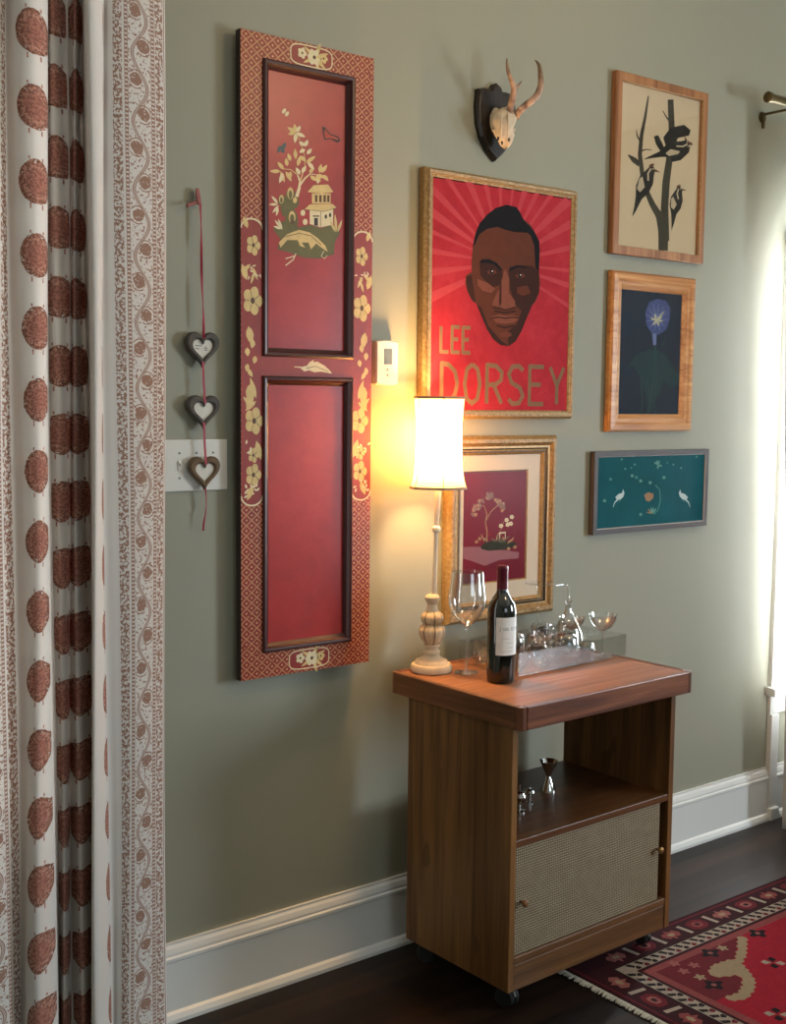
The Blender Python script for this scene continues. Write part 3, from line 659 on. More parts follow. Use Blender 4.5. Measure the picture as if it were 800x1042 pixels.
pm.build('painted_sheet', [TEAL, PBIRD, TAN_, LTEAL, simple('soft_green_motif_paint', (104, 150, 138), 0.5)], r)

# --- red floral picture with mat, behind the lamp
r, x0, x1, z0, z1 = picture('framed_floral_picture', 'gilt framed maroon picture of a small tree with wide cream mat, behind the wine bottle', 'framed picture',
                            [None, (568.6, 443), (449, 638), (565.6, 619.8)], 0.004, 0.034)
frame(r, x0, x1, z0, z1, [(0.03, 0.004), (0, 0.004), (0, 0.022), (0.010, 0.034), (0.020, 0.034), (0.030, 0.026), (0.036, 0.026), (0.040, 0.020), (0.044, 0.022), (0.047, 0.022), (0.055, 0.016), (0.055, 0.010)],
      [GOLDS, GOLD, DKP], [0, 0, 0, 1, 1, 0, 2, 0, 2, 0, 0])
MATB = simple('cream_picture_mat', (216, 200, 178), 0.8, var=0.03, s=20)
mo = 0.052
q = lambda x, y: (445+x/4.738, 430+y/4.736)
a0 = P(*q(440, 225), -0.010); a1 = P(*q(435, 750), -0.010); b1 = P(*q(118, 790), -0.010)
ax0, ax1, az0, az1 = b1.x, a0.x-0.002, (a1.z+b1.z)/2, a0.z
mm = MB(); o_ = [Vector((x0+mo-.004, -0.012, z0+mo-.004)), Vector((x1-mo+.004, -0.012, z0+mo-.004)), Vector((x1-mo+.004, -0.012, z1-mo+.004)), Vector((x0+mo-.004, -0.012, z1-mo+.004))]
i_ = [Vector((ax0, -0.012, az0)), Vector((ax1, -0.012, az0)), Vector((ax1, -0.012, az1)), Vector((ax0, -0.012, az1))]
j_ = [Vector((ax0+.004, -0.0085, az0+.004)), Vector((ax1-.004, -0.0085, az0+.004)), Vector((ax1-.004, -0.0085, az1-.004)), Vector((ax0+.004, -0.0085, az1-.004))]
mm.ring(o_, i_, 0); mm.ring(i_, j_, 1); mm.build('picture_mat', [MATB, GOLDS], r, recalc=False)
MAR = simple('maroon_picture_paint', (118, 26, 42), 0.5, var=0.12, s=10); DUSK = simple('dusty_rose_paint', (142, 70, 72), 0.5, var=0.1, s=14); SAND = simple('sand_motif_paint', (176, 130, 96), 0.5, var=0.2, s=60)
MOSS = simple('moss_motif_paint', (52, 50, 30), 0.5, var=0.2, s=60)
pm = MB().box((ax0-0.004, -0.005, az0-0.004), (ax1+0.004, -0.008, az1+0.004)); A = Art(-0.008, pm)
A.l = 1
A.poly([q(*a) for a in [(125, 600), (200, 598), (300, 612), (395, 625), (390, 655), (300, 662), (230, 690), (160, 665), (125, 655)]], 1)
A.l = 2
A.poly([q(*a) for a in [(210, 600), (235, 575), (290, 565), (340, 570), (385, 580), (370, 600), (320, 612), (250, 618), (215, 610)]], 3)
A.stroke([q(240, 575), q(240, 520), q(232, 480), q(240, 440), q(225, 400), q(195, 400)], [6/4.7, 6/4.7, 5/4.7, 4/4.7, 3/4.7, 2/4.7], 2)
A.stroke([q(237, 470), q(258, 430), q(290, 400), q(300, 370)], [5/4.7, 4/4.7, 3/4.7, 2/4.7], 2); A.stroke([q(300, 570), q(305, 520), q(320, 480), q(345, 460)], 2.5/4.7, 2)
A.l = 3
for k in range(60):
    t = random.random()*PI; rr = random.uniform(0.72, 1.05); c_ = (250+78*rr*math.cos(t), 430-85*rr*math.sin(t)+(20 if math.cos(t) < -0.3 else 0))
    A.ell(q(*c_), random.uniform(6, 11)/4.7, random.uniform(5, 9)/4.7, 4 if k % 3 else 2, random.random()*3, 8, 0.2)
A.l = 4
for c_ in ((335, 470), (355, 487), (340, 492), (360, 455), (308, 498)): A.flower(q(*c_), 11/4.7, 5, 2)
for c_ in ((345, 608), (375, 600), (205, 560), (190, 575)): A.flower(q(*c_), 9/4.7, 2, 4)
for k in range(14): A.leaf(q(random.uniform(200, 370), random.uniform(560, 590)), random.uniform(20, 40)/4.7, random.uniform(-2.6, -0.6), 7/4.7, 6 if k % 2 else 2)
A.poly([q(*a) for a in [(296, 530), (332, 526), (330, 532), (300, 536)]], 5); A.stroke([q(302, 532), q(300, 565)], 3/4.7, 5); A.stroke([q(328, 530), q(328, 560)], 3/4.7, 5)
pm.build('painted_sheet', [MAR, DUSK, SAND, MOSS, simple('dull_gold_foliage_paint', (132, 88, 66), 0.5, var=0.2, s=60), CREAMP, OLIVE], r)
MB().box((x0+0.048, -0.0135, z0+0.048), (x1-0.048, -0.0150, z1-0.048)).build('glass_pane', PANE2, r)

# ------------------------------------------------------------------ mounted skull with antlers
pl = P(508, 130, 0)
r = thing('mounted_antler_skull', 'small animal skull with two antlers on a dark shield plaque above the poster', 'wall trophy', (pl.x, 0, pl.z))
DWOOD = wood('dark_plaque_wood', (22, 17, 14), (38, 30, 24), (56, 44, 34), 2, 0.4)
out = [(-0.062, 0.082), (-0.040, 0.088), (-0.018, 0.087), (-0.012, 0.100), (0, 0.106), (0.012, 0.100), (0.018, 0.087), (0.040, 0.088), (0.062, 0.082), (0.066, 0.04), (0.062, 0.0), (0.05, -0.035), (0.028, -0.065), (0, -0.088),
       (-0.028, -0.065), (-0.05, -0.035), (-0.062, 0.0), (-0.066, 0.04)]
cxp, czp = P(500, 133, -0.0).x+0.005, P(500, 133, 0).z+0.012
mb = MB(); prev = None
for sc_, y in ((1.0, -0.0), (1.0, -0.012), (0.94, -0.020), (0.90, -0.021)):
    L = [Vector((cxp+a*1.12*sc_, y, czp+b*1.12*sc_)) for a, b in out]
    if prev: mb.ring(prev, L)
    prev = L
mb.poly(prev); mb.build('plaque', DWOOD, r, recalc=True)
BONE = simple('aged_bone', (206, 188, 162), 0.6, var=0.22, s=45, bmp=0.4); ANT = None
def antler_mat():
    m, b = new_mat('antler_horn', 0.5); x, y, z, v = coords(); n = nz(v, (1, 1, 0.4), 80, 4)
    setc(b, mix((z*9.0-0.6).mx(0.0).mn(1.0), ramp(n, [(0.3, lin((104, 76, 60))), (0.6, lin((186, 152, 130)))]), ramp(n, [(0.3, lin((52, 44, 24))), (0.6, lin((88, 74, 40)))]))); bump(b, n, 0.5, 0.002); return m
ANT = antler_mat()
def D(px, py, y): return P(px, py, y)
# skull: lofted cross sections from brow down to muzzle
secs = [(516.5, 110, -0.045, 0.016, 0.012), (515, 114, -0.055, 0.034, 0.022), (513.5, 119, -0.062, 0.040, 0.028), (513, 125, -0.066, 0.037, 0.028), (512.5, 131, -0.066, 0.031, 0.025), (513.5, 137, -0.064, 0.033, 0.022),
        (514, 142, -0.062, 0.026, 0.018), (514, 147, -0.058, 0.017, 0.014), (514, 150, -0.055, 0.008, 0.008)]
mb = MB(); n = 20; vs = []
for i, (a, b, y, wx, wy) in enumerate(secs):
    c = D(a, b, y)
    for k in range(n):
        t = 2*PI*k/n; bumpf = 1+0.10*math.cos(2*t)*(1 if i in (2, 5) else 0.3)-0.12*max(0, math.cos(t-PI/2*3))*(i in (3, 4, 5))
        vs.append(c+Vector((wx*math.cos(t)*bumpf, wy*math.sin(t)*bumpf, 0.003*math.cos(3*t))))
fs = [(i*n+k, i*n+(k+1) % n, (i+1)*n+(k+1) % n, (i+1)*n+k) for i in range(len(secs)-1) for k in range(n)]+[list(range(n)), [(len(secs)-1)*n+k for k in range(n)]]
mb.add(vs, fs)
for a, b in ((501.5, 133), (526, 132)): mb.ball(D(a+(2 if a < 510 else -3.5), b, -0.060), 0.007, 10, 0, (1.2, 0.8, 0.8))
mb.tube([D(505, 112, -0.03), D(503, 118, -0.034), D(502, 126, -0.04), D(503, 133, -0.055)], [0.010, 0.012, 0.009, 0.006], 8, 0, 4)
for a, b in ((517, 127), (510, 128)): mb.tube([D(a, b-12, -0.088), D(a, b, -0.096), D(a-0.5, b+14, -0.086)], [0.002, 0.004, 0.002], 6, 0, 4)
mb.build('skull', BONE, r, smooth=70)
mb = MB()
for a, b, s_ in ((507, 141, 1), (518, 142, 1), (511, 145.5, 1.0)): mb.ball(D(a, b, -0.0785), 0.0045*s_, 8, 0, (0.8, 0.5, 1.4))
mb.build('nostril', DKP, r, smooth=True)
mb = MB().tube([D(517, 117, -0.06), D(519, 111, -0.08), D(521, 103, -0.095), D(523, 94, -0.105), D(523, 88, -0.11), D(519.5, 79, -0.12), D(516.5, 69, -0.125), D(516, 59.5, -0.12)], [0.010, 0.0105, 0.0095, 0.009, 0.0088, 0.0065, 0.005, 0.0015], 10, 0, 5)
mb.tube([D(523, 91, -0.108), D(527, 88, -0.115), D(531, 82.5, -0.12)], [0.007, 0.0045, 0.001], 8, 0, 4); mb.lathe(D(517.5, 114.5, -0.07), [(0.006, -0.006), (0.014, -0.002), (0.015, 0.003), (0.008, 0.007)], 14, 0, (0.1, -0.5, 0.9), lambda a, h: 1+0.12*math.sin(7*a))
mb.build('antler', ANT, r, smooth=70)
mb = MB().tube([D(523.5, 119, -0.06), D(528, 114, -0.085), D(534, 108, -0.10), D(541, 102.5, -0.115), D(547, 96, -0.125), D(550.5, 86, -0.13), D(550, 75, -0.13), D(548.5, 66, -0.125), D(544.5, 61, -0.12)], [0.010, 0.0105, 0.010, 0.010, 0.0095, 0.009, 0.007, 0.005, 0.001], 10, 0, 5)
for a, b in ((529, 110), (531.5, 108.5), (534.5, 105.5)): mb.ball(D(a, b, -0.10), 0.0045, 8)
mb.lathe(D(525, 117, -0.072), [(0.006, -0.006), (0.014, -0.002), (0.015, 0.003), (0.008, 0.007)], 14, 0, (0.5, -0.5, 0.6), lambda a, h: 1+0.12*math.sin(7*a))
mb.build('antler', ANT, r, smooth=70)

# ------------------------------------------------------------------ switch plate, thermostat
sx1, sz1 = P(231.5, 448, -0.006).x, P(231.5, 447, -0.006).z; sz0 = P(233, 498, -0.006).z; sx0 = sx1-0.172
PLAST = simple('white_plastic', (214, 212, 204), 0.35, var=0.02, s=5)
r = thing('light_switch_plate', 'white triple toggle light switch plate beside the patterned curtain', 'light switch', (sx0, 0, sz0))
MB().box((sx0, 0, sz0), (sx1, -0.006, sz1), 0, 0.002).build('plate', PLAST, r)
for k in range(3):
    cx = sx0+0.040+0.046*k; cz = (sz0+sz1)/2
    sw_ = MB().box((cx-0.005, -0.005, cz-0.012), (cx+0.005, -0.0085, cz+0.012), 0, 0.001).build('toggle', PLAST, r)
    MB().tube([(cx, -0.006, cz+0.001), (cx, -0.0115, cz+0.007)], [0.0045, 0.0035], 8).build('lever', PLAST, sw_)
    for dz in (-0.03, 0.03): MB().lathe((cx, -0.006, cz+dz), [(0.003, 0), (0.003, 0.0008), (0.0, 0.0012)], 10, 0, (0, -1, 0)).build('screw', simple('screw_steel', (120, 118, 112), 0.4, 0.8), r)
ta, tb_ = P(383.5, 347, -0.028), P(405.6, 391, -0.028)
IVORY = simple('ivory_plastic', (222, 214, 198), 0.4, var=0.02, s=5)
r = thing('wall_thermostat', 'small ivory wall thermostat with grey display just right of the red panel', 'thermostat', (ta.x, 0, tb_.z))
zt, zb = ta.z, tb_.z
mb = MB(); L1 = []
def ts(y, g):                                  # slightly bowed top and bottom
    L = [];
    for i in range(9): t = i/8; L.append(Vector((ta.x+g+(tb_.x-ta.x-2*g)*t, y, zb+g-0.004*math.sin(PI*t))))
    for i in range(9): t = 1-i/8; L.append(Vector((ta.x+g+(tb_.x-ta.x-2*g)*t, y, zt-g+0.004*math.sin(PI*t))))
    return L
lp = [ts(0, 0.002), ts(-0.006, 0.002), ts(-0.007, 0), ts(-0.024, 0.0), ts(-0.028, 0.003)]
for a, b in zip(lp, lp[1:]): mb.ring(a, b)
mb.poly(lp[-1]); mb.build('casing', IVORY, r)
d0, d1 = P(391.5, 355, -0.0285), P(399, 371, -0.0285)
MB().box((d0.x, -0.0275, d1.z), (d1.x, -0.0290, d0.z)).build('display', simple('grey_lcd', (96, 100, 86), 0.25, var=0.1), r)
for zz, s_ in ((P(394, 376, -0.0285).z, 1), (P(394, 382, -0.0285).z, -1)):
    cx = (d0.x+d1.x)/2-0.002
    MB().prism([(cx-0.004, -0.0278, zz-0.003*s_), (cx+0.004, -0.0278, zz-0.003*s_), (cx, -0.0278, zz+0.004*s_)], (0, -0.0012, 0)).build('button', simple('grey_button', (150, 140, 120), 0.5), r)

# ------------------------------------------------------------------ string of hearts
hk = P(200, 197, -0.012)
r = thing('heart_garland', 'three wooden hearts strung on a red ribbon hanging from a pink hook by the curtain', 'wall decoration', (hk.x, 0, P(207, 540, -0.01).z))
SLATE = simple('weathered_dark_bark', (84, 80, 76), 0.8, var=0.3, s=70, bmp=0.5); TWIG = simple('weathered_brown_bark', (104, 86, 66), 0.8, var=0.3, s=70, bmp=0.5)
PAPW = simple('white_heart_card', (212, 208, 196), 0.7, var=0.05, s=50); RIB = simple('red_ribbon', (150, 34, 56), 0.55, var=0.1); PINK = simple('dusty_pink_wood', (150, 96, 92), 0.6, var=0.1)
def heart_pts(c, w_, h, n=36):
    pts = []
    for i in range(n):
        t = 2*PI*i/n; X_ = 16*math.sin(t)**3/17; Z_ = (13*math.cos(t)-5*math.cos(2*t)-2*math.cos(3*t)-math.cos(4*t)+2.5)/15.5
        pts.append((c.x+X_*w_/2, c.z+Z_*h/2))
    return pts
SLITM = DKP
for cpx, (w_, h), m in (((206.5, 356), (0.096, 0.092), SLATE), ((207.5, 419.5), (0.094, 0.088), SLATE), ((208.5, 481.5), (0.090, 0.088), TWIG)):
    c = P(cpx[0], cpx[1], -0.02); mb = MB()
    O = heart_pts(c, w_, h); I = heart_pts(c+Vector((0, 0, 0.0)), w_*0.60, h*0.58)
    g = [(O, -0.012), (O, -0.020), ([((a[0]*0.8+b[0]*0.2), (a[1]*0.8+b[1]*0.2)) for a, b in zip(O, I)], -0.026), ([((a[0]*0.25+b[0]*0.75), (a[1]*0.25+b[1]*0.75)) for a, b in zip(O, I)], -0.026), (I, -0.021), (I, -0.012)]
    lp = [[Vector((a, y, b)) for a, b in L] for L, y in g]
    for i in range(6): mb.ring(lp[i], lp[(i+1) % 6])
    ho = mb.build('heart', m, r, smooth=50)
    I2 = heart_pts(c, w_*0.64, h*0.62); mi_ = MB(); mi_.prism([(a, -0.015, b) for a, b in I2], (0, -0.004, 0))
    A = Art(-0.019, mi_, False); A.l = 2
    if cpx[1] < 400:
        for dz, x_0, x_1 in ((0.010, -0.02, -0.003), (0.003, -0.02, -0.010), (0.008, 0.006, 0.010), (0.004, 0.004, 0.013), (-0.0, 0.004, 0.013)): A.stroke([(c.x+x_0, c.z+dz), (c.x+x_1, c.z+dz-0.001)], 0.0016, 1)
    mi_.build('inner_heart', [PAPW, SLITM], ho)
h1, h2, h3 = P(206.5, 345, -0.02), P(207.5, 408, -0.02), P(208.5, 471, -0.02)
def ribbon(pts, w_=0.0045):
    mb = MB(); pts = [Vector(p) for p in pts]; vs = []
    for i, p in enumerate(pts):
        tw = 0.7*math.sin(i*0.9) if len(pts) > 4 else 0.1; d = Vector((math.cos(tw), math.sin(tw), 0))*w_; vs += [p-d/2, p+d/2, p+d/2+Vector((0, 0.0008, 0)), p-d/2+Vector((0, 0.0008, 0))]
    for i in range(len(pts)-1):
        a = i*4; mb.add([vs[a+k] for k in range(8)], [(0, 1, 5, 4), (1, 2, 6, 5), (2, 3, 7, 6), (3, 0, 4, 7)])
    return mb
top = P(203, 207, -0.016)
seq = []
for i in range(13): t = i/12; seq.append(top.lerp(h1, t)+Vector((0.001*math.sin(t*9), -0.004, 0)))
ribbon(seq, 0.006).build('ribbon', RIB, r)
for a, b in ((P(206.5, 372, -0.026), h2), (P(207.5, 434, -0.026), h3)):
    ribbon([a+Vector((0, -0.001, 0.01)), a.lerp(b, 0.5)+Vector((0, -0.002, 0)), b+Vector((0, -0.007, -0.005))], 0.006).build('ribbon', RIB, r)
tl = [P(209, 496, -0.024), P(210, 505, -0.022), P(210, 515, -0.020), P(209, 524, -0.022), P(207.5, 532, -0.020), P(207, 540, -0.02)]
ribbon(tl).build('ribbon', RIB, r)
mb = MB().tube([P(190.5, 209.5, -0.024), P(196, 207, -0.018), P(203, 205, -0.012)], [0.0035, 0.004, 0.005], 8).tube([P(203, 208, -0.0165), P(201.5, 200, -0.014), P(201, 192, -0.012)], [0.007, 0.010, 0.006], 10, 0, 3, flat=0.6)
mb.tube([P(202, 206, -0.014), P(202, 206, 0.0)], 0.003, 8)
mb.build('hook', PINK, r, smooth=True)

# ------------------------------------------------------------------ rolling bar cart
TH = 0.02382
cart = thing('bar_cart', 'brown wooden rolling bar cart with open shelf and woven cane sliding door', 'bar cart', (1.9886, -0.5492, 0), TH)
CW, CD, CH, CT = 0.6745, 0.5033, 0.8074, 0.059
bl, br, bf, bb, cl = 0.0131, 0.0228, 0.0402, 0.0635, 0.0676
W_V = wood('walnut_brown_vertical_grain', (70, 45, 21), (106, 70, 34), (132, 92, 48), 2, 0.42, 1.0, 0.9)
W_H = wood('walnut_brown_horizontal_grain', (86, 52, 30), (130, 82, 50), (156, 104, 68), 0, 0.5)
W_E = wood('reddish_brown_edge_wood', (70, 38, 24), (108, 62, 40), (134, 82, 54), 0, 0.38)
W_D = wood('reddish_brown_end_wood', (62, 36, 20), (100, 62, 34), (128, 80, 48), 1, 0.4)
W_C = wood('corner_block_wood', (60, 32, 20), (100, 58, 36), (130, 80, 52), 2, 0.4)
W_R = wood('plain_brown_rail_wood', (66, 42, 20), (92, 60, 32), (112, 76, 42), 0, 0.45)
def lb(name, a, b, m, bev=0.002, par=None, label=None): return MB().box(a, b).build(name, m, par or cart, local=True, bevel=bev, label=label)
ck = 0.022
top = MB(); tp = [(ck, 0.018), (CW-ck, 0.018), (CW-0.018, ck), (CW-0.018, CD-ck), (CW-ck, CD-0.018), (ck, CD-0.018), (0.018, CD-ck), (0.018, ck)]
top.prism([(a, b, CH-CT+0.004) for a, b in tp], (0, 0, CT-0.005)); top.build('top_board', W_H, cart, local=True, bevel=0.001)
lb('edge_band', (ck, 0, CH-CT), (CW-ck, 0.018, CH), W_E, 0.0025); lb('edge_band', (ck, CD-0.018, CH-CT), (CW-ck, CD, CH), W_E, 0.0025)
lb('edge_band', (0, ck, CH-CT), (0.018, CD-ck, CH), W_D, 0.0025); lb('edge_band', (CW-0.018, ck, CH-CT), (CW, CD-ck, CH), W_D, 0.0025)
for sx, sy in ((0, 0), (1, 0), (0, 1), (1, 1)):
    f = lambda a, b: (a if not sx else CW-a, b if not sy else CD-b)
    pts = [f(0.001, ck-0.0012), f(0.002, 0.008), f(0.008, 0.002), f(ck-0.0012, 0.001), f(ck-0.0012, ck-0.0012)]
    MB().prism([(a, b, CH-CT) for a, b in pts], (0, 0, CT-0.0008)).build('corner_block', W_C, cart, local=True, bevel=0.0012)
zt = CH-CT; X0, X1, Y0, Y1 = bl, CW-br, bf, CD-bb; tk = 0.020
lb('side_panel', (X0, Y0, cl), (X0+tk, Y1, zt), W_V); lb('side_panel', (X1-tk, Y0, cl), (X1, Y1, zt), W_V)
zs = 0.456
lb('shelf', (X0+tk, Y0+0.002, zs-0.019), (X1-tk, Y1, zs), wood('shelf_board_wood', (48, 28, 16), (80, 50, 28), (104, 68, 40), 0, 0.35), 0.0015)
lb('bottom_board', (X0+tk, Y0+0.004, 0.150-0.02), (X1-tk, Y1, 0.150), W_H); lb('back_panel', (X0+tk, Y1-0.008, cl), (X1-tk, Y1, zs-0.019), W_V, 0)
lb('bottom_rail', (X0+tk, Y0+0.001, cl), (X1-tk-0.004, Y0+0.019, 0.135), W_R); lb('door_track', (X0+tk, Y0+0.001, 0.135), (X1-tk, Y0+0.022, 0.1555), W_R, 0.003)
def cane():
    m, b = new_mat('woven_cane', 0.55); x, y, z, v = coords()
    p = 0.0068
    a = (x/p).frac()-0.5; c = (z/p).frac()-0.5
    gx = a.abs().gt(0.36); gz = c.abs().gt(0.30)
    par = (((x/p).floor()+(z/p).floor())*0.5).frac().gt(0.25)
    n = nz(v, s=35, detail=3); st = nz(v, (1, 1, 40), 6, 2)
    base = mix(n*0.6+st*0.4, lin((132, 116, 86)), lin((184, 168, 136)))
    base = mix(par*0.22, base, lin((94, 74, 48)))
    base = mix(gx*0.55, base, lin((52, 36, 20))); base = mix(gz*0.75, base, lin((46, 32, 18)))
    setc(b, base); bump(b, (1-a*a*4)*(0.5+par*0.5)+(1-c*c*4)*(1-par*0.5), 0.9, 0.0016); return m
xr = 0.6225-0.018
dr = lb('sliding_door', (X0+tk+0.001, Y0+0.008, 0.1555), (xr, Y0+0.016, zs-0.019), cane(), 0.0, label='woven cane sliding door')
BRASS = simple('aged_brass', (150, 118, 74), 0.3, 0.8, var=0.15); KWOOD = simple('turned_wood_knob', (124, 82, 48), 0.35)
def knob(x_, z_, m): return MB().lathe((x_, Y0+0.008, z_), [(0.004, -0.001), (0.0035, 0.006), (0.006, 0.010), (0.0095, 0.014), (0.0100, 0.018), (0.0075, 0.021), (0.004, 0.0225), (0.0, 0.0225)], 20, 0, (0, -1, 0)).build('knob', m, dr, local=True, smooth=50)
knob(0.060, 0.293, KWOOD); knob(xr-0.010, 0.305, BRASS)
RUBB = simple('dark_grey_caster_rubber', (34, 36, 36), 0.45); CHR = simple('dull_steel', (120, 120, 116), 0.3, 0.9)
for cx_, cy_ in ((X0+0.050, Y0+0.045), (X1-0.050, Y0+0.045), (X0+0.050, Y1-0.045), (X1-0.050, Y1-0.045)):
    z_off = 0.012 if (cx_ > 0.30) else 0.0                      # the right casters stand on the rug
    cs = MB().lathe((cx_, cy_, cl-0.006), [(0.016, 0.005), (0.016, 0.0), (0.007, -0.002), (0.007, -0.014)], 16).build('caster', CHR, cart, local=True, smooth=40)
    rw = 0.0265-z_off/2; zc = z_off+rw
    wh = MB()
    for sx in (-1, 1): wh.lathe((cx_+sx*0.008, cy_+0.008, zc), [(0.012, -0.008*1), (rw-0.004, -0.008), (rw, -0.004), (rw, 0.004), (rw-0.004, 0.008), (0.012, 0.008)], 24, 0, (1, 0.35, 0))
    wh.build('wheel', RUBB, cs, local=True, smooth=40)
    hd = MB(); ar = [(cx_+0.0, cy_+0.008+(rw+0.004)*math.cos(a), zc+(rw+0.004)*math.sin(a)) for a in [math.radians(d) for d in range(20, 165, 12)]]
    hd.tube(ar, 0.0035, 8); hd.tube([(cx_, cy_, cl-0.018), (cx_, cy_+0.002, zc+rw)], 0.006, 8); hd.build('fork', CHR, cs, local=True, smooth=40)

ct, st_ = math.cos(TH), math.sin(TH)
TZ = CH
def onmap(px, py, z=CH): return F(px, py, z)

# things on the open shelf
CHROME = simple('polished_chrome', (210, 210, 208), 0.08, 1.0, var=0.02)
def chrome_mat():
    return CHROME
jp = F(558, 805, zs)
r = thing('cocktail_jigger', 'double cone chrome cocktail jigger standing on the cart\'s open shelf', 'jigger', jp)
MB().lathe(jp, [(0.0, 0.001), (0.021, 0.0), (0.0225, 0.0), (0.0225, 0.002), (0.008, 0.040), (0.0055, 0.044), (0.008, 0.049), (0.0265, 0.088), (0.0255, 0.088), (0.006, 0.052), (0, 0.050)], 28).build('cup', CHROME, r, smooth=35)
tp_ = F(528.5, 826, zs)
r = thing('cork_puller', 'small round chrome bar tool with upright pin at shelf\'s left end', 'bar tool', tp_)
mb = MB(); mb.lathe(tp_, [(0, 0), (0.017, 0), (0.017, 0.003), (0.004, 0.006), (0.0035, 0.020), (0.008, 0.024), (0.017, 0.032), (0.020, 0.043), (0.016, 0.052), (0.006, 0.056), (0.0025, 0.058), (0.002, 0.074), (0, 0.076)], 20)
mb.build('body', CHROME, r, smooth=35)
MB().tube([tp_+Vector((-0.020, 0, 0.048)), tp_+Vector((0, -0.014, 0.052)), tp_+Vector((0.020, 0, 0.047))], 0.0025, 8, 0, 4).build('handle', CHROME, r, smooth=True)
tp_ = F(539, 817, zs)
r = thing('bottle_stopper', 'little chrome bottle stopper standing between jigger and left side panel', 'bottle stopper', tp_)
MB().lathe(tp_, [(0, 0), (0.010, 0), (0.010, 0.002), (0.003, 0.005), (0.003, 0.022), (0.010, 0.026), (0.014, 0.031), (0.012, 0.036), (0.004, 0.040), (0.003, 0.044), (0, 0.045)], 18).build('body', CHROME, r, smooth=35)

# ------------------------------------------------------------------ table lamp
lp_ = F(440, 683, CH); lx, ly = lp_.x, lp_.y+0.004
r = thing('table_lamp', 'slim buffet lamp with carved whitewashed base and lit cream shade, on the cart', 'lamp', (lx, ly, CH))
WW = simple('whitewashed_carved_wood', (206, 182, 150), 0.6, var=0.18, s=35); GROOVE = None
def carved():
    m, b = new_mat('carved_whitewashed_gourd', 0.6); x, y, z, v = coords()
    ang = X._op(y, 'ARCTAN2', x); rib = (ang*7.0).sin(); n = nz(v, s=40)
    setc(b, mix(rib.lt(-0.82)*0.75, mix(n, lin((170, 142, 108)), lin((212, 188, 154))), lin((104, 78, 52)))); return m
# wedge angle aligned to ribs in geometry: 14 ribs
MB().lathe((lx, ly, CH), [(0.0, 0), (0.054, 0.0), (0.057, 0.004), (0.057, 0.016), (0.054, 0.021), (0.047, 0.022), (0.046, 0.025), (0.043, 0.031), (0.028, 0.038), (0.021, 0.044), (0.020, 0.047)], 40).build('base', WW, r, smooth=35)
CG = carved()
def gourd(z0, prof, name='carved_gourd'):
    return MB().lathe((lx, ly, CH+z0), prof, 84, 0, (0, 0, 1), lambda a, h: 1+0.045*math.sin(14*a/2+0) if False else 1+0.055*abs(math.sin(7*a))-0.03).build(name, CG, r, smooth=60)
MB().lathe((lx, ly, CH), [(0.020, 0.046), (0.023, 0.050), (0.023, 0.056), (0.017, 0.060), (0.017, 0.066), (0.022, 0.070), (0.022, 0.074), (0.018, 0.077)], 32).build('turned_neck', WW, r, smooth=35)
gourd(0.074, [(0.019, 0), (0.026, 0.010), (0.033, 0.024), (0.036, 0.038), (0.032, 0.050), (0.023, 0.056)])
gourd(0.129, [(0.021, 0.0), (0.028, 0.007), (0.031, 0.018), (0.028, 0.029), (0.019, 0.038)])
MB().lathe((lx, ly, CH), [(0.018, 0.164), (0.015, 0.174), (0.0135, 0.186), (0.017, 0.192), (0.0205, 0.199), (0.0205, 0.205), (0.016, 0.211), (0.008, 0.2135), (0.006, 0.214)], 32).build('turned_collar', WW, r, smooth=35)
MB().lathe((lx, ly, CH), [(0.0075, 0.212), (0.0062, 0.30), (0.0058, 0.378), (0.006, 0.381), (0.0105, 0.385), (0.0118, 0.391), (0.0105, 0.397), (0.006, 0.401), (0.0075, 0.43), (0.0095, 0.50), (0.010, 0.55), (0.010, 0.575)], 24, 0, (0.79*0.022, -0.61*0.022, 1)).build('stem', simple('cream_painted_stem', (222, 204, 178), 0.5, var=0.06), r, smooth=35)
bz = CH+0.635; lx += 0.79*0.012; ly -= 0.61*0.012
def bulb_mat():
    m = bpy.data.materials.new('lit_bulb_glass'); m.use_nodes = True; T = m.node_tree; T.nodes.remove(T.nodes['Principled BSDF'])
    e = T.nodes.new('ShaderNodeEmission'); e.inputs[0].default_value = (1, 0.66, 0.28, 1); e.inputs[1].default_value = 12
    t = T.nodes.new('ShaderNodeBsdfTransparent'); x_ = T.nodes.new('ShaderNodeMixShader'); x_.inputs[0].default_value = 0.3
    T.links.new(t.outputs[0], x_.inputs[1]); T.links.new(e.outputs[0], x_.inputs[2]); T.links.new(x_.outputs[0], T.nodes['Material Output'].inputs[0]); return m
MB().lathe((lx, ly, CH+0.57), [(0.013, 0), (0.013, 0.018), (0.017, 0.030), (0.026, 0.048), (0.0285, 0.062), (0.024, 0.078), (0.010, 0.087), (0, 0.089)], 24).build('bulb', bulb_mat(), r, smooth=60)
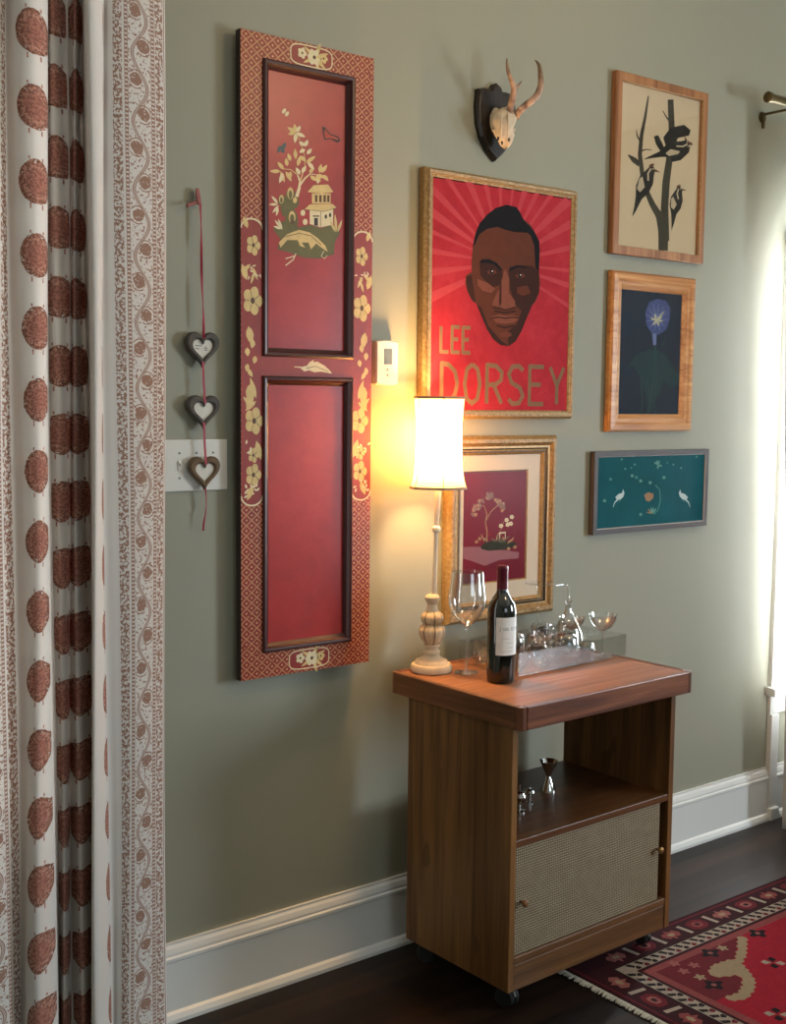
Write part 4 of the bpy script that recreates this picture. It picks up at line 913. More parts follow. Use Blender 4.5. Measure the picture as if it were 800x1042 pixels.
def shade_mat():
    m = bpy.data.materials.new('cream_silk_shade'); m.use_nodes = True; T = m.node_tree; T.nodes.remove(T.nodes['Principled BSDF'])
    d = T.nodes.new('ShaderNodeBsdfDiffuse'); d.inputs[0].default_value = (0.86, 0.76, 0.58, 1); t = T.nodes.new('ShaderNodeBsdfTranslucent'); t.inputs[0].default_value = (0.95, 0.78, 0.48, 1)
    tc = T.nodes.new('ShaderNodeTexCoord'); n = T.nodes.new('ShaderNodeTexNoise'); n.inputs['Scale'].default_value = 400; T.links.new(tc.outputs['Object'], n.inputs['Vector'])
    bp = T.nodes.new('ShaderNodeBump'); bp.inputs['Strength'].default_value = 0.1; bp.inputs['Distance'].default_value = 0.0005; T.links.new(n.outputs[0], bp.inputs['Height']); T.links.new(bp.outputs[0], d.inputs['Normal'])
    x_ = T.nodes.new('ShaderNodeMixShader'); x_.inputs[0].default_value = 0.72; T.links.new(d.outputs[0], x_.inputs[1]); T.links.new(t.outputs[0], x_.inputs[2])
    tp2 = T.nodes.new('ShaderNodeBsdfTransparent'); tp2.inputs[0].default_value = (1.0, 0.78, 0.46, 1); y_ = T.nodes.new('ShaderNodeMixShader'); y_.inputs[0].default_value = 0.22
    T.links.new(x_.outputs[0], y_.inputs[1]); T.links.new(tp2.outputs[0], y_.inputs[2]); T.links.new(y_.outputs[0], T.nodes['Material Output'].inputs[0]); return m
TAPE = simple('taupe_shade_binding', (150, 126, 104), 0.7, var=0.06)
zA, zB = CH+0.502, CH+0.750
face = math.atan2(-ly+CAM.y, -lx)          # direction towards the camera
def shade_r(t, a):
    base = 0.0745-0.034*t*(1-t)-0.0050*t+0.005*max(0, 1-t*9)
    k = ((a-(face+math.radians(10)))/(PI/3)); fr_ = k-math.floor(k)-0.5
    hexf = math.cos(PI/6)/math.cos(fr_*PI/3)
    return base*(0.45+0.55*hexf*1.06)
lzx, lzy = lx, ly
def shade_pt(t, a, dr_=0.0): q_ = shade_r(t, a)+dr_; return Vector((lzx+q_*math.cos(a), lzy+q_*math.sin(a), zA+(zB-zA)*t))
mb = MB(); N, M_ = 96, 22; base_a = face+math.radians(10)
mb.add([shade_pt(j/M_, base_a+2*PI*i/N) for j in range(M_+1) for i in range(N)], [(j*N+i, j*N+(i+1) % N, (j+1)*N+(i+1) % N, (j+1)*N+i) for j in range(M_) for i in range(N)])
sh = mb.build('lamp_shade', shade_mat(), r, smooth=80)
for t, hgt in ((0.0, 1), (1.0, -1)):
    mb = MB(); t2 = t+hgt*0.028
    ls = [[shade_pt(tt, base_a+2*PI*i/N, d_) for i in range(N)] for tt, d_ in ((t, -0.001), (t, 0.0016), (t2, 0.0016), (t2, -0.001))]
    for i in range(4): mb.ring(ls[i], ls[(i+1) % 4])
    mb.build('binding', TAPE, sh, smooth=60)
mb = MB()
for k in range(6): mb.tube([shade_pt(0.02+0.96*j/16, base_a+PI/3*(k-0.0)+0.0, 0.0008) for j in range(17)], 0.0013, 6)
mb.build('seam_piping', TAPE, sh)
mb = MB(); mb.tube([(lx+0.028*math.cos(a), ly+0.028*math.sin(a), CH+0.575) for a in [2*PI*i/16 for i in range(16)]], 0.0012, 6, closed=True)
for k in range(3): a = 2*PI*k/3; mb.tube([(lx, ly, CH+0.735), shade_pt(0.94, a, -0.002)], 0.0014, 6)
for a in (0.6, 0.6+PI): mb.tube([(lx+0.03*math.cos(a), ly+0.03*math.sin(a), CH+0.575), (lx+0.036*math.cos(a), ly+0.036*math.sin(a), CH+0.66), (lx, ly, CH+0.735)], 0.0012, 6, 0, 5)
mb.build('harp', BRASS, r)
l = bpy.data.lights.new('lamp_bulb_light', 'POINT'); l.energy = 50; l.color = (1.0, 0.56, 0.22); l.shadow_soft_size = 0.04
o = bpy.data.objects.new('lamp_bulb_light', l); COL.objects.link(o); o.location = (lx, ly, bz); o.parent = None

# ------------------------------------------------------------------ wine bottle
wp_ = F(511.5, 694.0, CH); bx_, by_ = wp_.x+0.004, wp_.y+0.012
r = thing('wine_bottle', 'dark red wine bottle with white label and burgundy capsule at the cart\'s front', 'wine bottle', (bx_, by_, CH))
def bottle_glass():
    m, b = new_mat('near_black_bottle_glass', 0.04, 0, 0.7); b.inputs['Base Color'].default_value = (0.004, 0.006, 0.004, 1); b.inputs['Coat Weight'].default_value = 0.4; return m
S_ = 1.0
MB().lathe((bx_, by_, CH), [(0.020, 0.003), (0.034, 0.0), (0.0375, 0.004), (0.0378, 0.02), (0.0378, 0.185), (0.0372, 0.197), (0.033, 0.212), (0.024, 0.226), (0.0165, 0.236), (0.0142, 0.248), (0.0138, 0.262), (0.0138, 0.270)], 48).build('bottle_glass', bottle_glass(), r, smooth=50)
MB().lathe((bx_, by_, CH), [(0.0145, 0.238), (0.0146, 0.25), (0.0146, 0.296), (0.0152, 0.298), (0.0152, 0.306), (0.0140, 0.309), (0, 0.309)], 32).build('capsule', simple('burgundy_foil_capsule', (88, 14, 30), 0.35, 0.2, var=0.08), r, smooth=35)
LAB = simple('white_wine_label', (226, 224, 220), 0.7, var=0.02, s=12); LINK = simple('grey_label_ink', (88, 92, 104), 0.6)
fc = math.atan2(CAM.y-by_, CAM.x-bx_); a0_ = fc-math.radians(22); span = math.radians(148); a1_ = a0_+span
lb_ = MB(); z0_, z1_ = CH+0.076, CH+0.176; n = 30
vs = [(bx_+R_*math.cos(a0_+span*i/n), by_+R_*math.sin(a0_+span*i/n), z) for R_ in (0.0379, 0.0383) for z in (z0_, z1_) for i in range(n+1)]
k = n+1; lb_.add(vs, [(i, i+1, k+i+1, k+i) for i in range(n)]+[(2*k+i, 2*k+i+1, 3*k+i+1, 3*k+i) for i in range(n)]+[(i, i+1, 2*k+i+1, 2*k+i) for i in range(n)]+[(k+i, k+i+1, 3*k+i+1, 3*k+i) for i in range(n)])
def text_mesh(s, size):
    cu = bpy.data.curves.new('txt', 'FONT'); cu.body = s; cu.size = size; o = bpy.data.objects.new('txt', cu); COL.objects.link(o)
    bpy.context.view_layer.update(); dg = bpy.context.evaluated_depsgraph_get(); me = o.evaluated_get(dg).to_mesh()
    vs = [v.co.copy() for v in me.vertices]; fs = [list(p.vertices) for p in me.polygons]
    o.evaluated_get(dg).to_mesh_clear(); bpy.data.objects.remove(o); bpy.data.curves.remove(cu); return vs, fs
def label_text(s, size, z, s0):
    vs, fs = text_mesh(s, size); R_ = 0.0385
    lb_.add([(bx_+R_*math.cos(a0_+(s0+v.x)/R_), by_+R_*math.sin(a0_+(s0+v.x)/R_), z+v.y) for v in vs], fs, 1)
label_text('J', 0.0135, CH+0.142, 0.010); label_text('OEL', 0.0105, CH+0.1425, 0.0175); label_text('G', 0.0135, CH+0.142, 0.0405); label_text('OTT', 0.0105, CH+0.1425, 0.0515)
for z, s0, ln in ((0.120, 0.018, 0.020), (0.108, 0.030, 0.018), (0.096, 0.030, 0.018), (0.086, 0.014, 0.034)):
    R_ = 0.0385; lb_.add([(bx_+R_*math.cos(a0_+(s0+ln*i/8)/R_), by_+R_*math.sin(a0_+(s0+ln*i/8)/R_), CH+z+h_) for h_ in (0, 0.0012) for i in range(9)], [(i, i+1, 10+i, 9+i) for i in range(8)], 2)
lb_.build('label', [LAB, LINK, simple('pale_label_ink', (176, 176, 178), 0.6)], r, label='white label with grey lettering', recalc=False)

# ------------------------------------------------------------------ glass tray and glassware
CLEAR = glassy('clear_drinking_glass', (0.985, 0.99, 0.99, 1), 0.03, 0.10, 1.0)
ACR = glassy('clear_acrylic', (0.97, 0.98, 0.975, 1), 0.03, 0.04, 0.7); ACB = glassy('clear_acrylic_floor', (0.97, 0.98, 0.975, 1), 0.1, 0.008, 0.035)
q0, q1, q2 = F(528, 690, CH), F(637, 668, CH), F(472, 672, CH)
ux = (q1-q0).normalized(); uy = Vector((-ux.y, ux.x, 0)); TW = (q1-q0).length; TD = 0.235
tray = thing('acrylic_tray', 'clear acrylic box tray on the cart holding the small glasses', 'tray', (q0.x, q0.y, CH), math.atan2(ux.y, ux.x))
zb_ = 0.0045
MB().box((0, 0, 0), (TW, TD, zb_)).build('tray_base', ACB, tray, local=True)
for a, b in (((0, 0, zb_), (TW, 0.003, 0.066)), ((0, TD-0.003, zb_), (TW, TD, 0.066)), ((0, 0.003, zb_), (0.003, TD-0.003, 0.066)), ((TW-0.003, 0.003, zb_), (TW, TD-0.003, 0.066))):
    MB().box(a, b).build('tray_wall', ACR, tray, local=True)
def shell(prof, t=0.0012):
    """outer profile then inner offset back down"""
    return prof+[(max(0.0, r_-t), h+(t if i == 0 else 0)) for i, (r_, h) in list(enumerate(prof))[::-1]]
def on_tray(u, v): return q0+ux*u+uy*v+Vector((0, 0, zb_))
def stem_prof(foot, h0, rs): return [(0, 0.0), (foot, 0.0), (foot, 0.0020), (foot*0.4, 0.0045), (rs*1.6, 0.008), (rs, 0.016), (rs, h0-0.012), (rs*1.7, h0-0.003)]
def goblet(name, label, cat, loc, foot, h0, rs, bowl, invert=False, group=None):
    """bowl: outer (r, h above h0)"""
    t = thing(name, label, cat, loc, 0, group); top_h = h0+bowl[-1][1]
    def tr(pr): return [(a, top_h-b) for a, b in pr][::-1] if invert else pr
    MB().lathe(loc, tr(stem_prof(foot, h0, rs)+[(0, h0-0.001)]), 32).build('stem', CLEAR, t, smooth=50)
    ou = [(rs*1.8, h0)]+[(a, h0+b) for a, b in bowl]
    inn = [(max(0.0008, a-0.0012), b+0.0006) for a, b in ou[::-1]]; inn[0] = (ou[-1][0]-0.0012, ou[-1][1])
    MB().lathe(loc, tr(ou+inn), 40, cap=False).build('bowl', CLEAR, t, smooth=60); return t
GRP = None
g = F(474.5, 684.5, CH)
goblet('wine_glass', 'large bowled stemmed wine glass standing between lamp and bottle', 'wine glass', g, 0.034, 0.128, 0.0034,
       [(0.018, 0.010), (0.036, 0.028), (0.048, 0.050), (0.052, 0.070), (0.0505, 0.095), (0.0465, 0.120), (0.0445, 0.150)])
Bc = [(0.010, 0.003), (0.026, 0.012), (0.037, 0.026), (0.0415, 0.040), (0.042, 0.046)]
goblet('coupe_glass', 'shallow stemmed coupe glass standing upright at tray\'s right end', 'coupe glass', on_tray(0.386, 0.036), 0.027, 0.072, 0.0026, [(0.010, 0.003), (0.028, 0.014), (0.039, 0.034), (0.0435, 0.050)], group='coupe glasses in the tray')
goblet('coupe_glass', 'upright coupe glass left of the rightmost coupe, behind an upturned tumbler', 'coupe glass', on_tray(0.325, 0.100), 0.027, 0.074, 0.0026, [(0.010, 0.003), (0.026, 0.012), (0.036, 0.026), (0.039, 0.038)], group='coupe glasses in the tray')
goblet('champagne_saucer', 'tall stemmed glass stood upside down with its foot in the air', 'stemmed glass', on_tray(0.262, 0.180), 0.038, 0.140, 0.0028,
       [(0.009, 0.002), (0.025, 0.010), (0.036, 0.028), (0.040, 0.050), (0.040, 0.062), (0.0385, 0.068)], True)
for (u_, v_), lab in (((0.206, 0.110), 'tiny stemmed cordial glass standing mid tray, between the upturned tumblers'), ((0.094, 0.128), 'tiny stemmed cordial glass behind the wine bottle, amid handled cups')):
    goblet('cordial_glass', lab, 'cordial glass', on_tray(u_, v_), 0.0215, 0.050, 0.0024, [(0.012, 0.004), (0.019, 0.014), (0.022, 0.030), (0.0215, 0.046), (0.0225, 0.056)], group='cordial glasses in the tray')
# carafe with glass spout
g = on_tray(0.398, 0.180)
t = thing('glass_carafe', 'clear flask shaped carafe with curved glass spout at the tray\'s back', 'carafe', g)
MB().lathe(g, shell([(0.0, 0.0), (0.036, 0.001), (0.045, 0.010), (0.047, 0.028), (0.042, 0.050), (0.028, 0.080), (0.014, 0.104), (0.010, 0.118), (0.010, 0.138), (0.013, 0.143)]), 40, cap=False).build('flask', CLEAR, t, smooth=60)
MB().tube([g+Vector((0.0, 0, 0.136)), g+Vector((0.0, 0.0, 0.168)), g+Vector((-0.006, 0.0, 0.184)), g+Vector((-0.022, 0, 0.192)), g+Vector((-0.052, 0, 0.192))], 0.0035, 10, 0, 6).build('spout', CLEAR, t, smooth=True)
# punch cups with loop handles and tumblers in the tray
def cup(loc, label, rz, s=1.0):
    t = thing('punch_cup', label, 'punch cup', loc, 0, 'handled punch cups in the tray')
    MB().lathe(loc, shell([(0.0, 0.0), (0.018*s, 0.0), (0.020*s, 0.004), (0.031*s, 0.016), (0.0365*s, 0.034), (0.035*s, 0.052), (0.0355*s, 0.060*s)]), 36, cap=False).build('bowl', CLEAR, t, smooth=60)
    d = Vector((math.cos(rz), math.sin(rz), 0))
    MB().tube([loc+d*0.033*s+Vector((0, 0, 0.050)), loc+d*0.050*s+Vector((0, 0, 0.052)), loc+d*0.058*s+Vector((0, 0, 0.038)), loc+d*0.050*s+Vector((0, 0, 0.024)), loc+d*0.033*s+Vector((0, 0, 0.020))], 0.0026, 8, 0, 5).build('handle', CLEAR, t, smooth=True)
    return t
cup(on_tray(0.046, 0.186), 'handled glass cup at tray\'s left rear, seen behind the bottle\'s left side', 0.3)
cup(on_tray(0.048, 0.058), 'handled glass cup at tray\'s front left corner behind the bottle', 0.9)
cup(on_tray(0.146, 0.050), 'handled glass cup at tray\'s front, first one right of bottle', 1.9)
cup(on_tray(0.146, 0.052)+Vector((0, 0, 0.0605)), 'handled glass cup stacked on another, right of the bottle label', 0.1, 0.95)
def tumbler(loc, label, s=1.0, inv=True):
    t = thing('glass_tumbler', label, 'tumbler', loc, 0, 'upturned tumblers in the tray')
    pr = [(0.0, 0.088), (0.012, 0.0875), (0.026, 0.083), (0.034, 0.072), (0.0375, 0.055), (0.038, 0.035), (0.0365, 0.010), (0.036, 0.0)] if inv else None
    o2 = [(a*s, b*s) for a, b in pr]; o2 = o2+[(max(0, a-0.0014), b-0.0014 if b > 0.05 else b) for a, b in o2[::-1]]
    MB().lathe(loc, o2, 36, cap=False).build('bowl', CLEAR, t, smooth=60); return t
tumbler(on_tray(0.236, 0.045), 'upturned round stemless glass at front middle of the tray', 1.0)
tumbler(on_tray(0.155, 0.172), 'upturned round stemless glass in tray\'s rear, directly behind the stacked cups', 0.92)
tumbler(on_tray(0.314, 0.034), 'smaller upturned stemless glass beside the rightmost coupe', 0.62)

# ------------------------------------------------------------------ curtains
def curtain_mat():
    m = bpy.data.materials.new('block_printed_curtain'); m.use_nodes = True
    global TREE
    TREE = m.node_tree; b = TREE.nodes['Principled BSDF']; b.inputs['Roughness'].default_value = 0.9; b.inputs['Specular IOR Level'].default_value = 0.1
    t = TREE.nodes.new('ShaderNodeTexCoord'); s = TREE.nodes.new('ShaderNodeSeparateXYZ'); TREE.links.new(t.outputs['UV'], s.inputs[0]); vec = t.outputs['UV']
    u = X(s.outputs[0]); v = X(s.outputs[1])          # metres along the cloth (from the right edge), metres above the floor
    wob = nz(vec, s=60, detail=3, rough=0.7)
    P_ = 0.139
    # medallions
    a = u.cyc(MSU, -MU0+MSU/2); r_ = (v-1.5375+u.lt(0.45)*0.0695).cyc(P_, P_/2)
    wid = 0.031+0.25*(r_)*(-0.02)
    aa = a/0.0315; rr = r_/0.044
    e = (aa*aa+rr*rr).sqrt()+(wob-0.5)*0.18
    body = e.lt(0.96); ring = e.gt(0.80)*body; centre = (aa*aa+rr*rr).lt(0.30)
    ornament = nz(vec, s=190, detail=2, rough=0.6)
    legs = (a.abs()-0.011).abs().lt(0.0014)*(r_+0.046).abs().lt(0.005)
    ears = (a.abs()-0.012).abs().lt(0.0015)*(r_-0.044).abs().lt(0.003)
    med = body.mx(legs).mx(ears)
    cloth_z = u.gt(0.165)*u.lt(UEND-0.13)
    # stripes near each selvedge: distance from nearest edge
    us = u.mn((UEND-u))
    inb = us.lt(0.128)
    fl = nz(vec, s=150, detail=2, rough=0.6)
    band1 = us.gt(0.006)*us.lt(0.024)*fl.gt(0.49)
    band2 = us.gt(0.100)*us.lt(0.122)*fl.gt(0.49)
    dots = ((us-0.030).abs().lt(0.0030).mx((us-0.0905).abs().lt(0.0030)))*((v/0.0085).frac().lt(0.62))
    lines = (us-0.0262).abs().lt(0.0006).mx((us-0.0338).abs().lt(0.0006)).mx((us-0.0868).abs().lt(0.0006)).mx((us-0.0942).abs().lt(0.0006)).mx((us-0.003).abs().lt(0.0008))
    c = us-0.060; ph = v*(2*PI/P_)
    vine = (c-ph.sin()*0.0165); vine1 = (vine.abs()-0.0028).abs().lt(0.0012).mx(vine.abs().lt(0.0007))
    # blossoms in the bends
    vv = v.cyc(P_/2, P_/8+P_/4); side = ((v+P_/8+P_/4)/(P_/2)).floor()*0.5; sg = side.frac().lt(0.25)*2-1
    fx = (c-sg*(0.0085)); fr2 = ((fx*fx)+(vv*vv)).sqrt()
    fl2 = (fr2+(wob-0.5)*0.016).lt(0.0138)*(ornament.gt(0.36)); curl = (fr2-0.0185).abs().lt(0.0012)*((fx*sg).gt(-0.010))
    leafy = ((c.abs()).lt(0.026))*(fr2.gt(0.0155))*(fl.gt(0.575))*(vine.abs().gt(0.006))
    bord = band1.mx(band2).mx(curl*c.abs().lt(0.024)).mx(dots).mx(lines).mx(vine1*(c.abs().lt(0.024))).mx(fl2).mx(leafy)*inb
    weave = nz(vec, (1, 1, 1), 700, 1)
    cloth = mix(weave, lin((206, 201, 195)), lin((220, 215, 209)))
    rose = mix(ornament.gt(0.5), lin((140, 98, 86)), lin((186, 140, 122)))
    rose = mix(centre*0.5*ornament.gt(0.45), rose, lin((160, 100, 88))); rose = mix(ring*0.6*fl.gt(0.45), rose, lin((112, 72, 52)))
    brown = mix(fl, lin((150, 102, 84)), lin((132, 92, 62)))
    med = med*cloth_z*(1-(ring*fl.gt(0.62)))
    col = mix(bord*0.85, mix(med, cloth, rose), brown)
    setc(b, col)
    tl = TREE.nodes.new('ShaderNodeBsdfTranslucent'); TREE.links.new(col, tl.inputs[0])
    ms = TREE.nodes.new('ShaderNodeMixShader'); ms.inputs[0].default_value = 0.22
    TREE.links.new(b.outputs[0], ms.inputs[1]); TREE.links.new(tl.outputs[0], ms.inputs[2]); TREE.links.new(ms.outputs[0], TREE.nodes['Material Output'].inputs[0])
    return m
cA = Vector((1.223, -0.20, 0)); cdir = Vector((DX, DY, 0)); cn = Vector((-DY, DX, 0))   # cn points into the room
def chord_t(px):
    v = ray(px, 430); # solve CAM + s v on plane through cA
    den = v.x*cn.x+v.y*cn.y; s_ = ((cA.x-CAM.x)*cn.x+(cA.y-CAM.y)*cn.y)/den
    p = Vector((CAM.x+v.x*s_, CAM.y+v.y*s_, 0)); return (p-cA).dot(cdir)
plan = [(167.5, 0.0), (150, 0.010), (130, 0.012), (115, 0.000), (107, -0.006), (104, 0.020), (97, 0.040), (91, 0.025), (89, -0.060), (85, -0.050), (78, -0.030), (72, -0.065), (69.5, -0.075), (65, -0.040), (58, -0.034), (52, -0.070), (50, 0.0), (44, 0.034),
        (35, 0.046), (22, 0.026), (13, -0.010), (6, 0.000), (-8, 0.026), (-22, 0.02), (-40, -0.01)]
ctl = [(chord_t(a), b) for a, b in plan]
def catmull(pts, m):
    out = []; L = len(pts)
    for i in range(L-1):
        g = lambda k: Vector(pts[max(0, min(L-1, k))])
        a, b, c, d = g(i-1), g(i), g(i+1), g(i+2)
        for j in range(m):
            t = j/m; out.append(0.5*((2*b)+(c-a)*t+(2*a-5*b+4*c-d)*t*t+(-a+3*b-3*c+d)*t**3))
    out.append(Vector(pts[-1])); return out
cp_ = catmull([(a, b) for a, b in ctl], 10)
arc = [0.0]
for i in range(1, len(cp_)): arc.append(arc[-1]+(cp_[i]-cp_[i-1]).length)
idx33 = min(range(len(cp_)), key=lambda i: abs(cp_[i].x-chord_t(36)))
UEND = 0.686; MU0 = 0.51; MSU = 0.115
UMAP = [(167.5, 0), (115, 0.132), (107, 0.158), (104, 0.205), (91, 0.235), (88.5, 0.262), (71, 0.302), (69, 0.377), (53, 0.413), (50, 0.484), (37, 0.51), (13, 0.558), (0, 0.60), (-40, 0.686)]
UM = [(chord_t(a), b) for a, b in UMAP]
def umap(t):
    for (a, b), (c, d) in zip(UM, UM[1:]):
        if t <= c: return b+(d-b)*(t-a)/(c-a)
    return UM[-1][1]
arc = [umap(p.x) for p in cp_]
CURT = curtain_mat()
def curtain_mesh(pts, arcs, org, d, n, z0, z1, rows, amp, phase, slant=0.0):
    me = bpy.data.meshes.new('cloth'); vs = []; nc = len(pts)
    for j in range(rows+1):
        z = z0+(z1-z0)*j/rows; tt = 1-j/rows
        for i, p in enumerate(pts):
            k = 1.0+amp*math.sin(z*1.9+i*0.05+phase)+0.10*tt
            s_ = p.x+0.006*math.sin(z*2.3+i*0.11)-slant*(z-1.4)*(0.3+p.x)
            w2 = org+d*s_; nn_ = n if n is not None else Vector((CAM.x-w2.x, CAM.y-w2.y, 0)).normalized(); w2 = w2+nn_*(p.y*k+0.004*math.sin(z*3.1+i*0.07)); vs.append((w2.x, w2.y, z))
    fs = [(j*nc+i, j*nc+i+1, (j+1)*nc+i+1, (j+1)*nc+i) for j in range(rows) for i in range(nc-1)]
    me.from_pydata(vs, [], fs); uv = me.uv_layers.new(name='UVMap')
    for lp in me.loops:
        vi = lp.vertex_index; uv.data[lp.index].uv = (arcs[vi % nc], z0+(z1-z0)*(vi//nc)/rows)
    me.polygons.foreach_set('use_smooth', [True]*len(me.polygons)); return me
def curtain_thing(name, label, me, mat, base):
    t = thing(name, label, 'curtain', base); me.materials.append(mat)
    for v in me.vertices: v.co -= Vector(base)
    o = bpy.data.objects.new('cloth', me); COL.objects.link(o); o.parent = t
    so = o.modifiers.new('thickness', 'SOLIDIFY'); so.thickness = 0.0012; so.offset = 0; return t
me = curtain_mesh(cp_, arc, cA, cdir, None, 0.012, 2.612, 60, 0.10, 0.4, 0.012)
lc_ = curtain_thing('block_printed_curtain', 'floor length white curtain block printed with rose medallions and vine borders, at left edge', me, CURT, (cA.x, cA.y, 0.012))
# rod for it (above the frame)
RODM = simple('antique_brass_rod', (92, 78, 48), 0.4, 0.7, var=0.15)
def rod(name, label, a, b, wall_pts, rr=0.0125):
    a, b = Vector(a), Vector(b); t = thing(name, label, 'curtain rod', a); d = (b-a).normalized()
    MB().tube([a, b], rr, 20).build('pole', RODM, t, smooth=40)
    for e, s_ in ((a, -1), (b, 1)): MB().lathe(e, [(rr, -0.004), (rr*1.25, 0.0), (rr*1.25, 0.014), (rr*0.8, 0.018), (0, 0.019)], 20, 0, d*s_).build('finial', RODM, t, smooth=40)
    for f_, wp2 in wall_pts:
        c = a.lerp(b, f_); w2 = Vector(wp2)
        mb = MB().tube([c+Vector((0, 0, -rr-0.003)), w2+Vector((0, 0, -rr-0.003))], 0.005, 10); n_ = (w2-c); n_.z = 0; n_.normalize()
        mb.tube([c+Vector((math.cos(q_)*0, 0, 0))+d.cross(Vector((0, 0, 1)))*math.cos(q_)*(rr+0.003)+Vector((0, 0, math.sin(q_)*(rr+0.003))) for q_ in [2*PI*i/16 for i in range(16)]], 0.003, 8, closed=True)
        mb.lathe(w2+Vector((0, 0, -rr-0.012)), [(0.020, -0.004), (0.020, 0.003), (0, 0.004)], 16, 0, -n_)
        mb.tube([w2-n_*0.006+Vector((0, 0, -rr)), w2-n_*0.006+Vector((0, 0, -rr-0.05))], 0.006, 8)
        mb.build('bracket', RODM, t, smooth=40)
    return t
offn = 0.0
ra = cA+cdir*(-0.04)+Vector((0, 0, 2.63)); rb = cA+cdir*1.02+Vector((0, 0, 2.63))
nb = Vector((bd.y, -bd.x, 0)); gapd = (cA-Vector((1.26, 0, 0))).dot(Vector((-cn.x, -cn.y, 0)))
rod('bay_curtain_rod', 'brass rod carrying the printed curtain on the bay wall', ra, rb, [(0.04, ra+cdir*0.045+cn*gapd*1.0), (0.95, ra+cdir*1.01+cn*gapd)])

WHITEC = simple('plain_white_curtain_cloth', (205, 200, 196), 0.9, var=0.03, s=200)
# right curtain, hung in front of window_1
rx0 = P(793.5, 430, -0.105).x
pts2 = []
Lr = 1.16; nn = 150
for i in range(nn):
    s_ = i/(nn-1); pts2.append(Vector((Lr*s_, 0.028*math.sin(2*PI*s_*9+0.4)+0.008*math.sin(s_*23))))
arc2 = [0.0]
for i in range(1, nn): arc2.append(arc2[-1]+(pts2[i]-pts2[i-1]).length)
me = curtain_mesh(pts2, arc2, Vector((rx0, -0.115, 0)), Vector((1, 0, 0)), Vector((0, -1, 0)), 0.012, P(785, 115, -0.1).z-0.01, 50, 0.15, 0.0, -0.0)
for v in me.vertices:                         # left edge drifts right towards the floor
    v.co.x += max(0, 1.6-v.co.z)*0.050*(1-(v.co.x-rx0)/Lr)-max(0, v.co.z-1.6)*0.045*(1-(v.co.x-rx0)/Lr)
def wc():
    m = simple('plain_white_curtain', (205, 200, 196), 0.9, var=0.03, s=200); T = m.node_tree; b = T.nodes['Principled BSDF']
    tl = T.nodes.new('ShaderNodeBsdfTranslucent'); tl.inputs[0].default_value = (0.6, 0.58, 0.56, 1); ms = T.nodes.new('ShaderNodeMixShader'); ms.inputs[0].default_value = 0.2
    T.links.new(b.outputs[0], ms.inputs[1]); T.links.new(tl.outputs[0], ms.inputs[2]); T.links.new(ms.outputs[0], T.nodes['Material Output'].inputs[0]); return m
curtain_thing('white_curtain', 'sliver of a pale white curtain hanging at the far right edge', me, wc(), (rx0, -0.115, 0.012))
rz_ = P(790, 101, -0.115).z
e0 = P(784, 99, -0.115)
rod('window_curtain_rod', 'dark brass curtain rod with bracket at the upper right edge', (e0.x, -0.115, rz_), (4.93, -0.115, rz_), [(0.085, (e0.x+0.12, 0, rz_)), (0.96, (4.88, 0, rz_))], 0.0145)

# ------------------------------------------------------------------ rug
RX, RY = 2.300, -0.393; RW, RL, RT = 2.2, 1.55, 0.010      # extends +x and -y
def rugm(name, c, v=0.18): 
    m, b = new_mat(name, 0.95, 0, 0.1); x, y, z, vec = coords(); n = nz(vec, (1, 3, 1), 45, 5, 0.75); n2 = nz(vec, (1, 1, 1), 500, 1)
    k = tuple(q_*0.72 for q_ in lin(c)); setc(b, mix(n, tuple(q*(1-v*1.6) for q in k[:3])+(1,), tuple(min(1, q*(1+v)) for q in k[:3])+(1,))); bump(b, n2, 0.7, 0.003); return m
RM = [rugm('rug_dark_maroon', (56, 20, 24)), rugm('rug_ivory', (168, 150, 132), 0.28), rugm('rug_dusty_salmon', (138, 66, 62), 0.28), rugm('rug_red_field', (158, 26, 42), 0.28), rugm('rug_beige', (158, 134, 104)),
      rugm('rug_near_black', (34, 24, 26)), rugm('rug_wine', (104, 30, 36)), rugm('rug_pink', (150, 86, 80), 0.3)]
rug = thing('patterned_rug', 'red and maroon oriental rug with ivory guard stripes, partly under the cart', 'rug', (RX, RY, 0))
mb = MB().box((RX, RY, 0.001), (RX+RW, RY-RL, RT))
def rp(pts, mi, l): mb.poly([Vector((a, b, RT+0.00025*l)) for a, b in pts], mi)
def rect_ring(d0, d1, mi, l):
    o_ = [Vector((RX+d0, RY-d0, RT+.00025*l)), Vector((RX+RW-d0, RY-d0, RT+.00025*l)), Vector((RX+RW-d0, RY-RL+d0, RT+.00025*l)), Vector((RX+d0, RY-RL+d0, RT+.00025*l))]
    i_ = [Vector((RX+d1, RY-d1, RT+.00025*l)), Vector((RX+RW-d1, RY-d1, RT+.00025*l)), Vector((RX+RW-d1, RY-RL+d1, RT+.00025*l)), Vector((RX+d1, RY-RL+d1, RT+.00025*l))]
    mb.ring(o_, i_, mi)
rect_ring(0.012, 0.018, 6, 1); rect_ring(0.108, 0.148, 1, 1); rect_ring(0.104, 0.108, 5, 1); rect_ring(0.148, 0.160, 0, 1)
rp([(RX+.160, RY-.160), (RX+RW-.160, RY-.160), (RX+RW-.160, RY-RL+.160), (RX+.160, RY-RL+.160)], 2, 1)
FX0, FY0, FX1, FY1 = RX+.185, RY-.185, RX+RW-.185, RY-RL+.185
rp([(FX0, FY0), (FX1, FY0), (FX1, FY1), (FX0, FY1)], 3, 2)
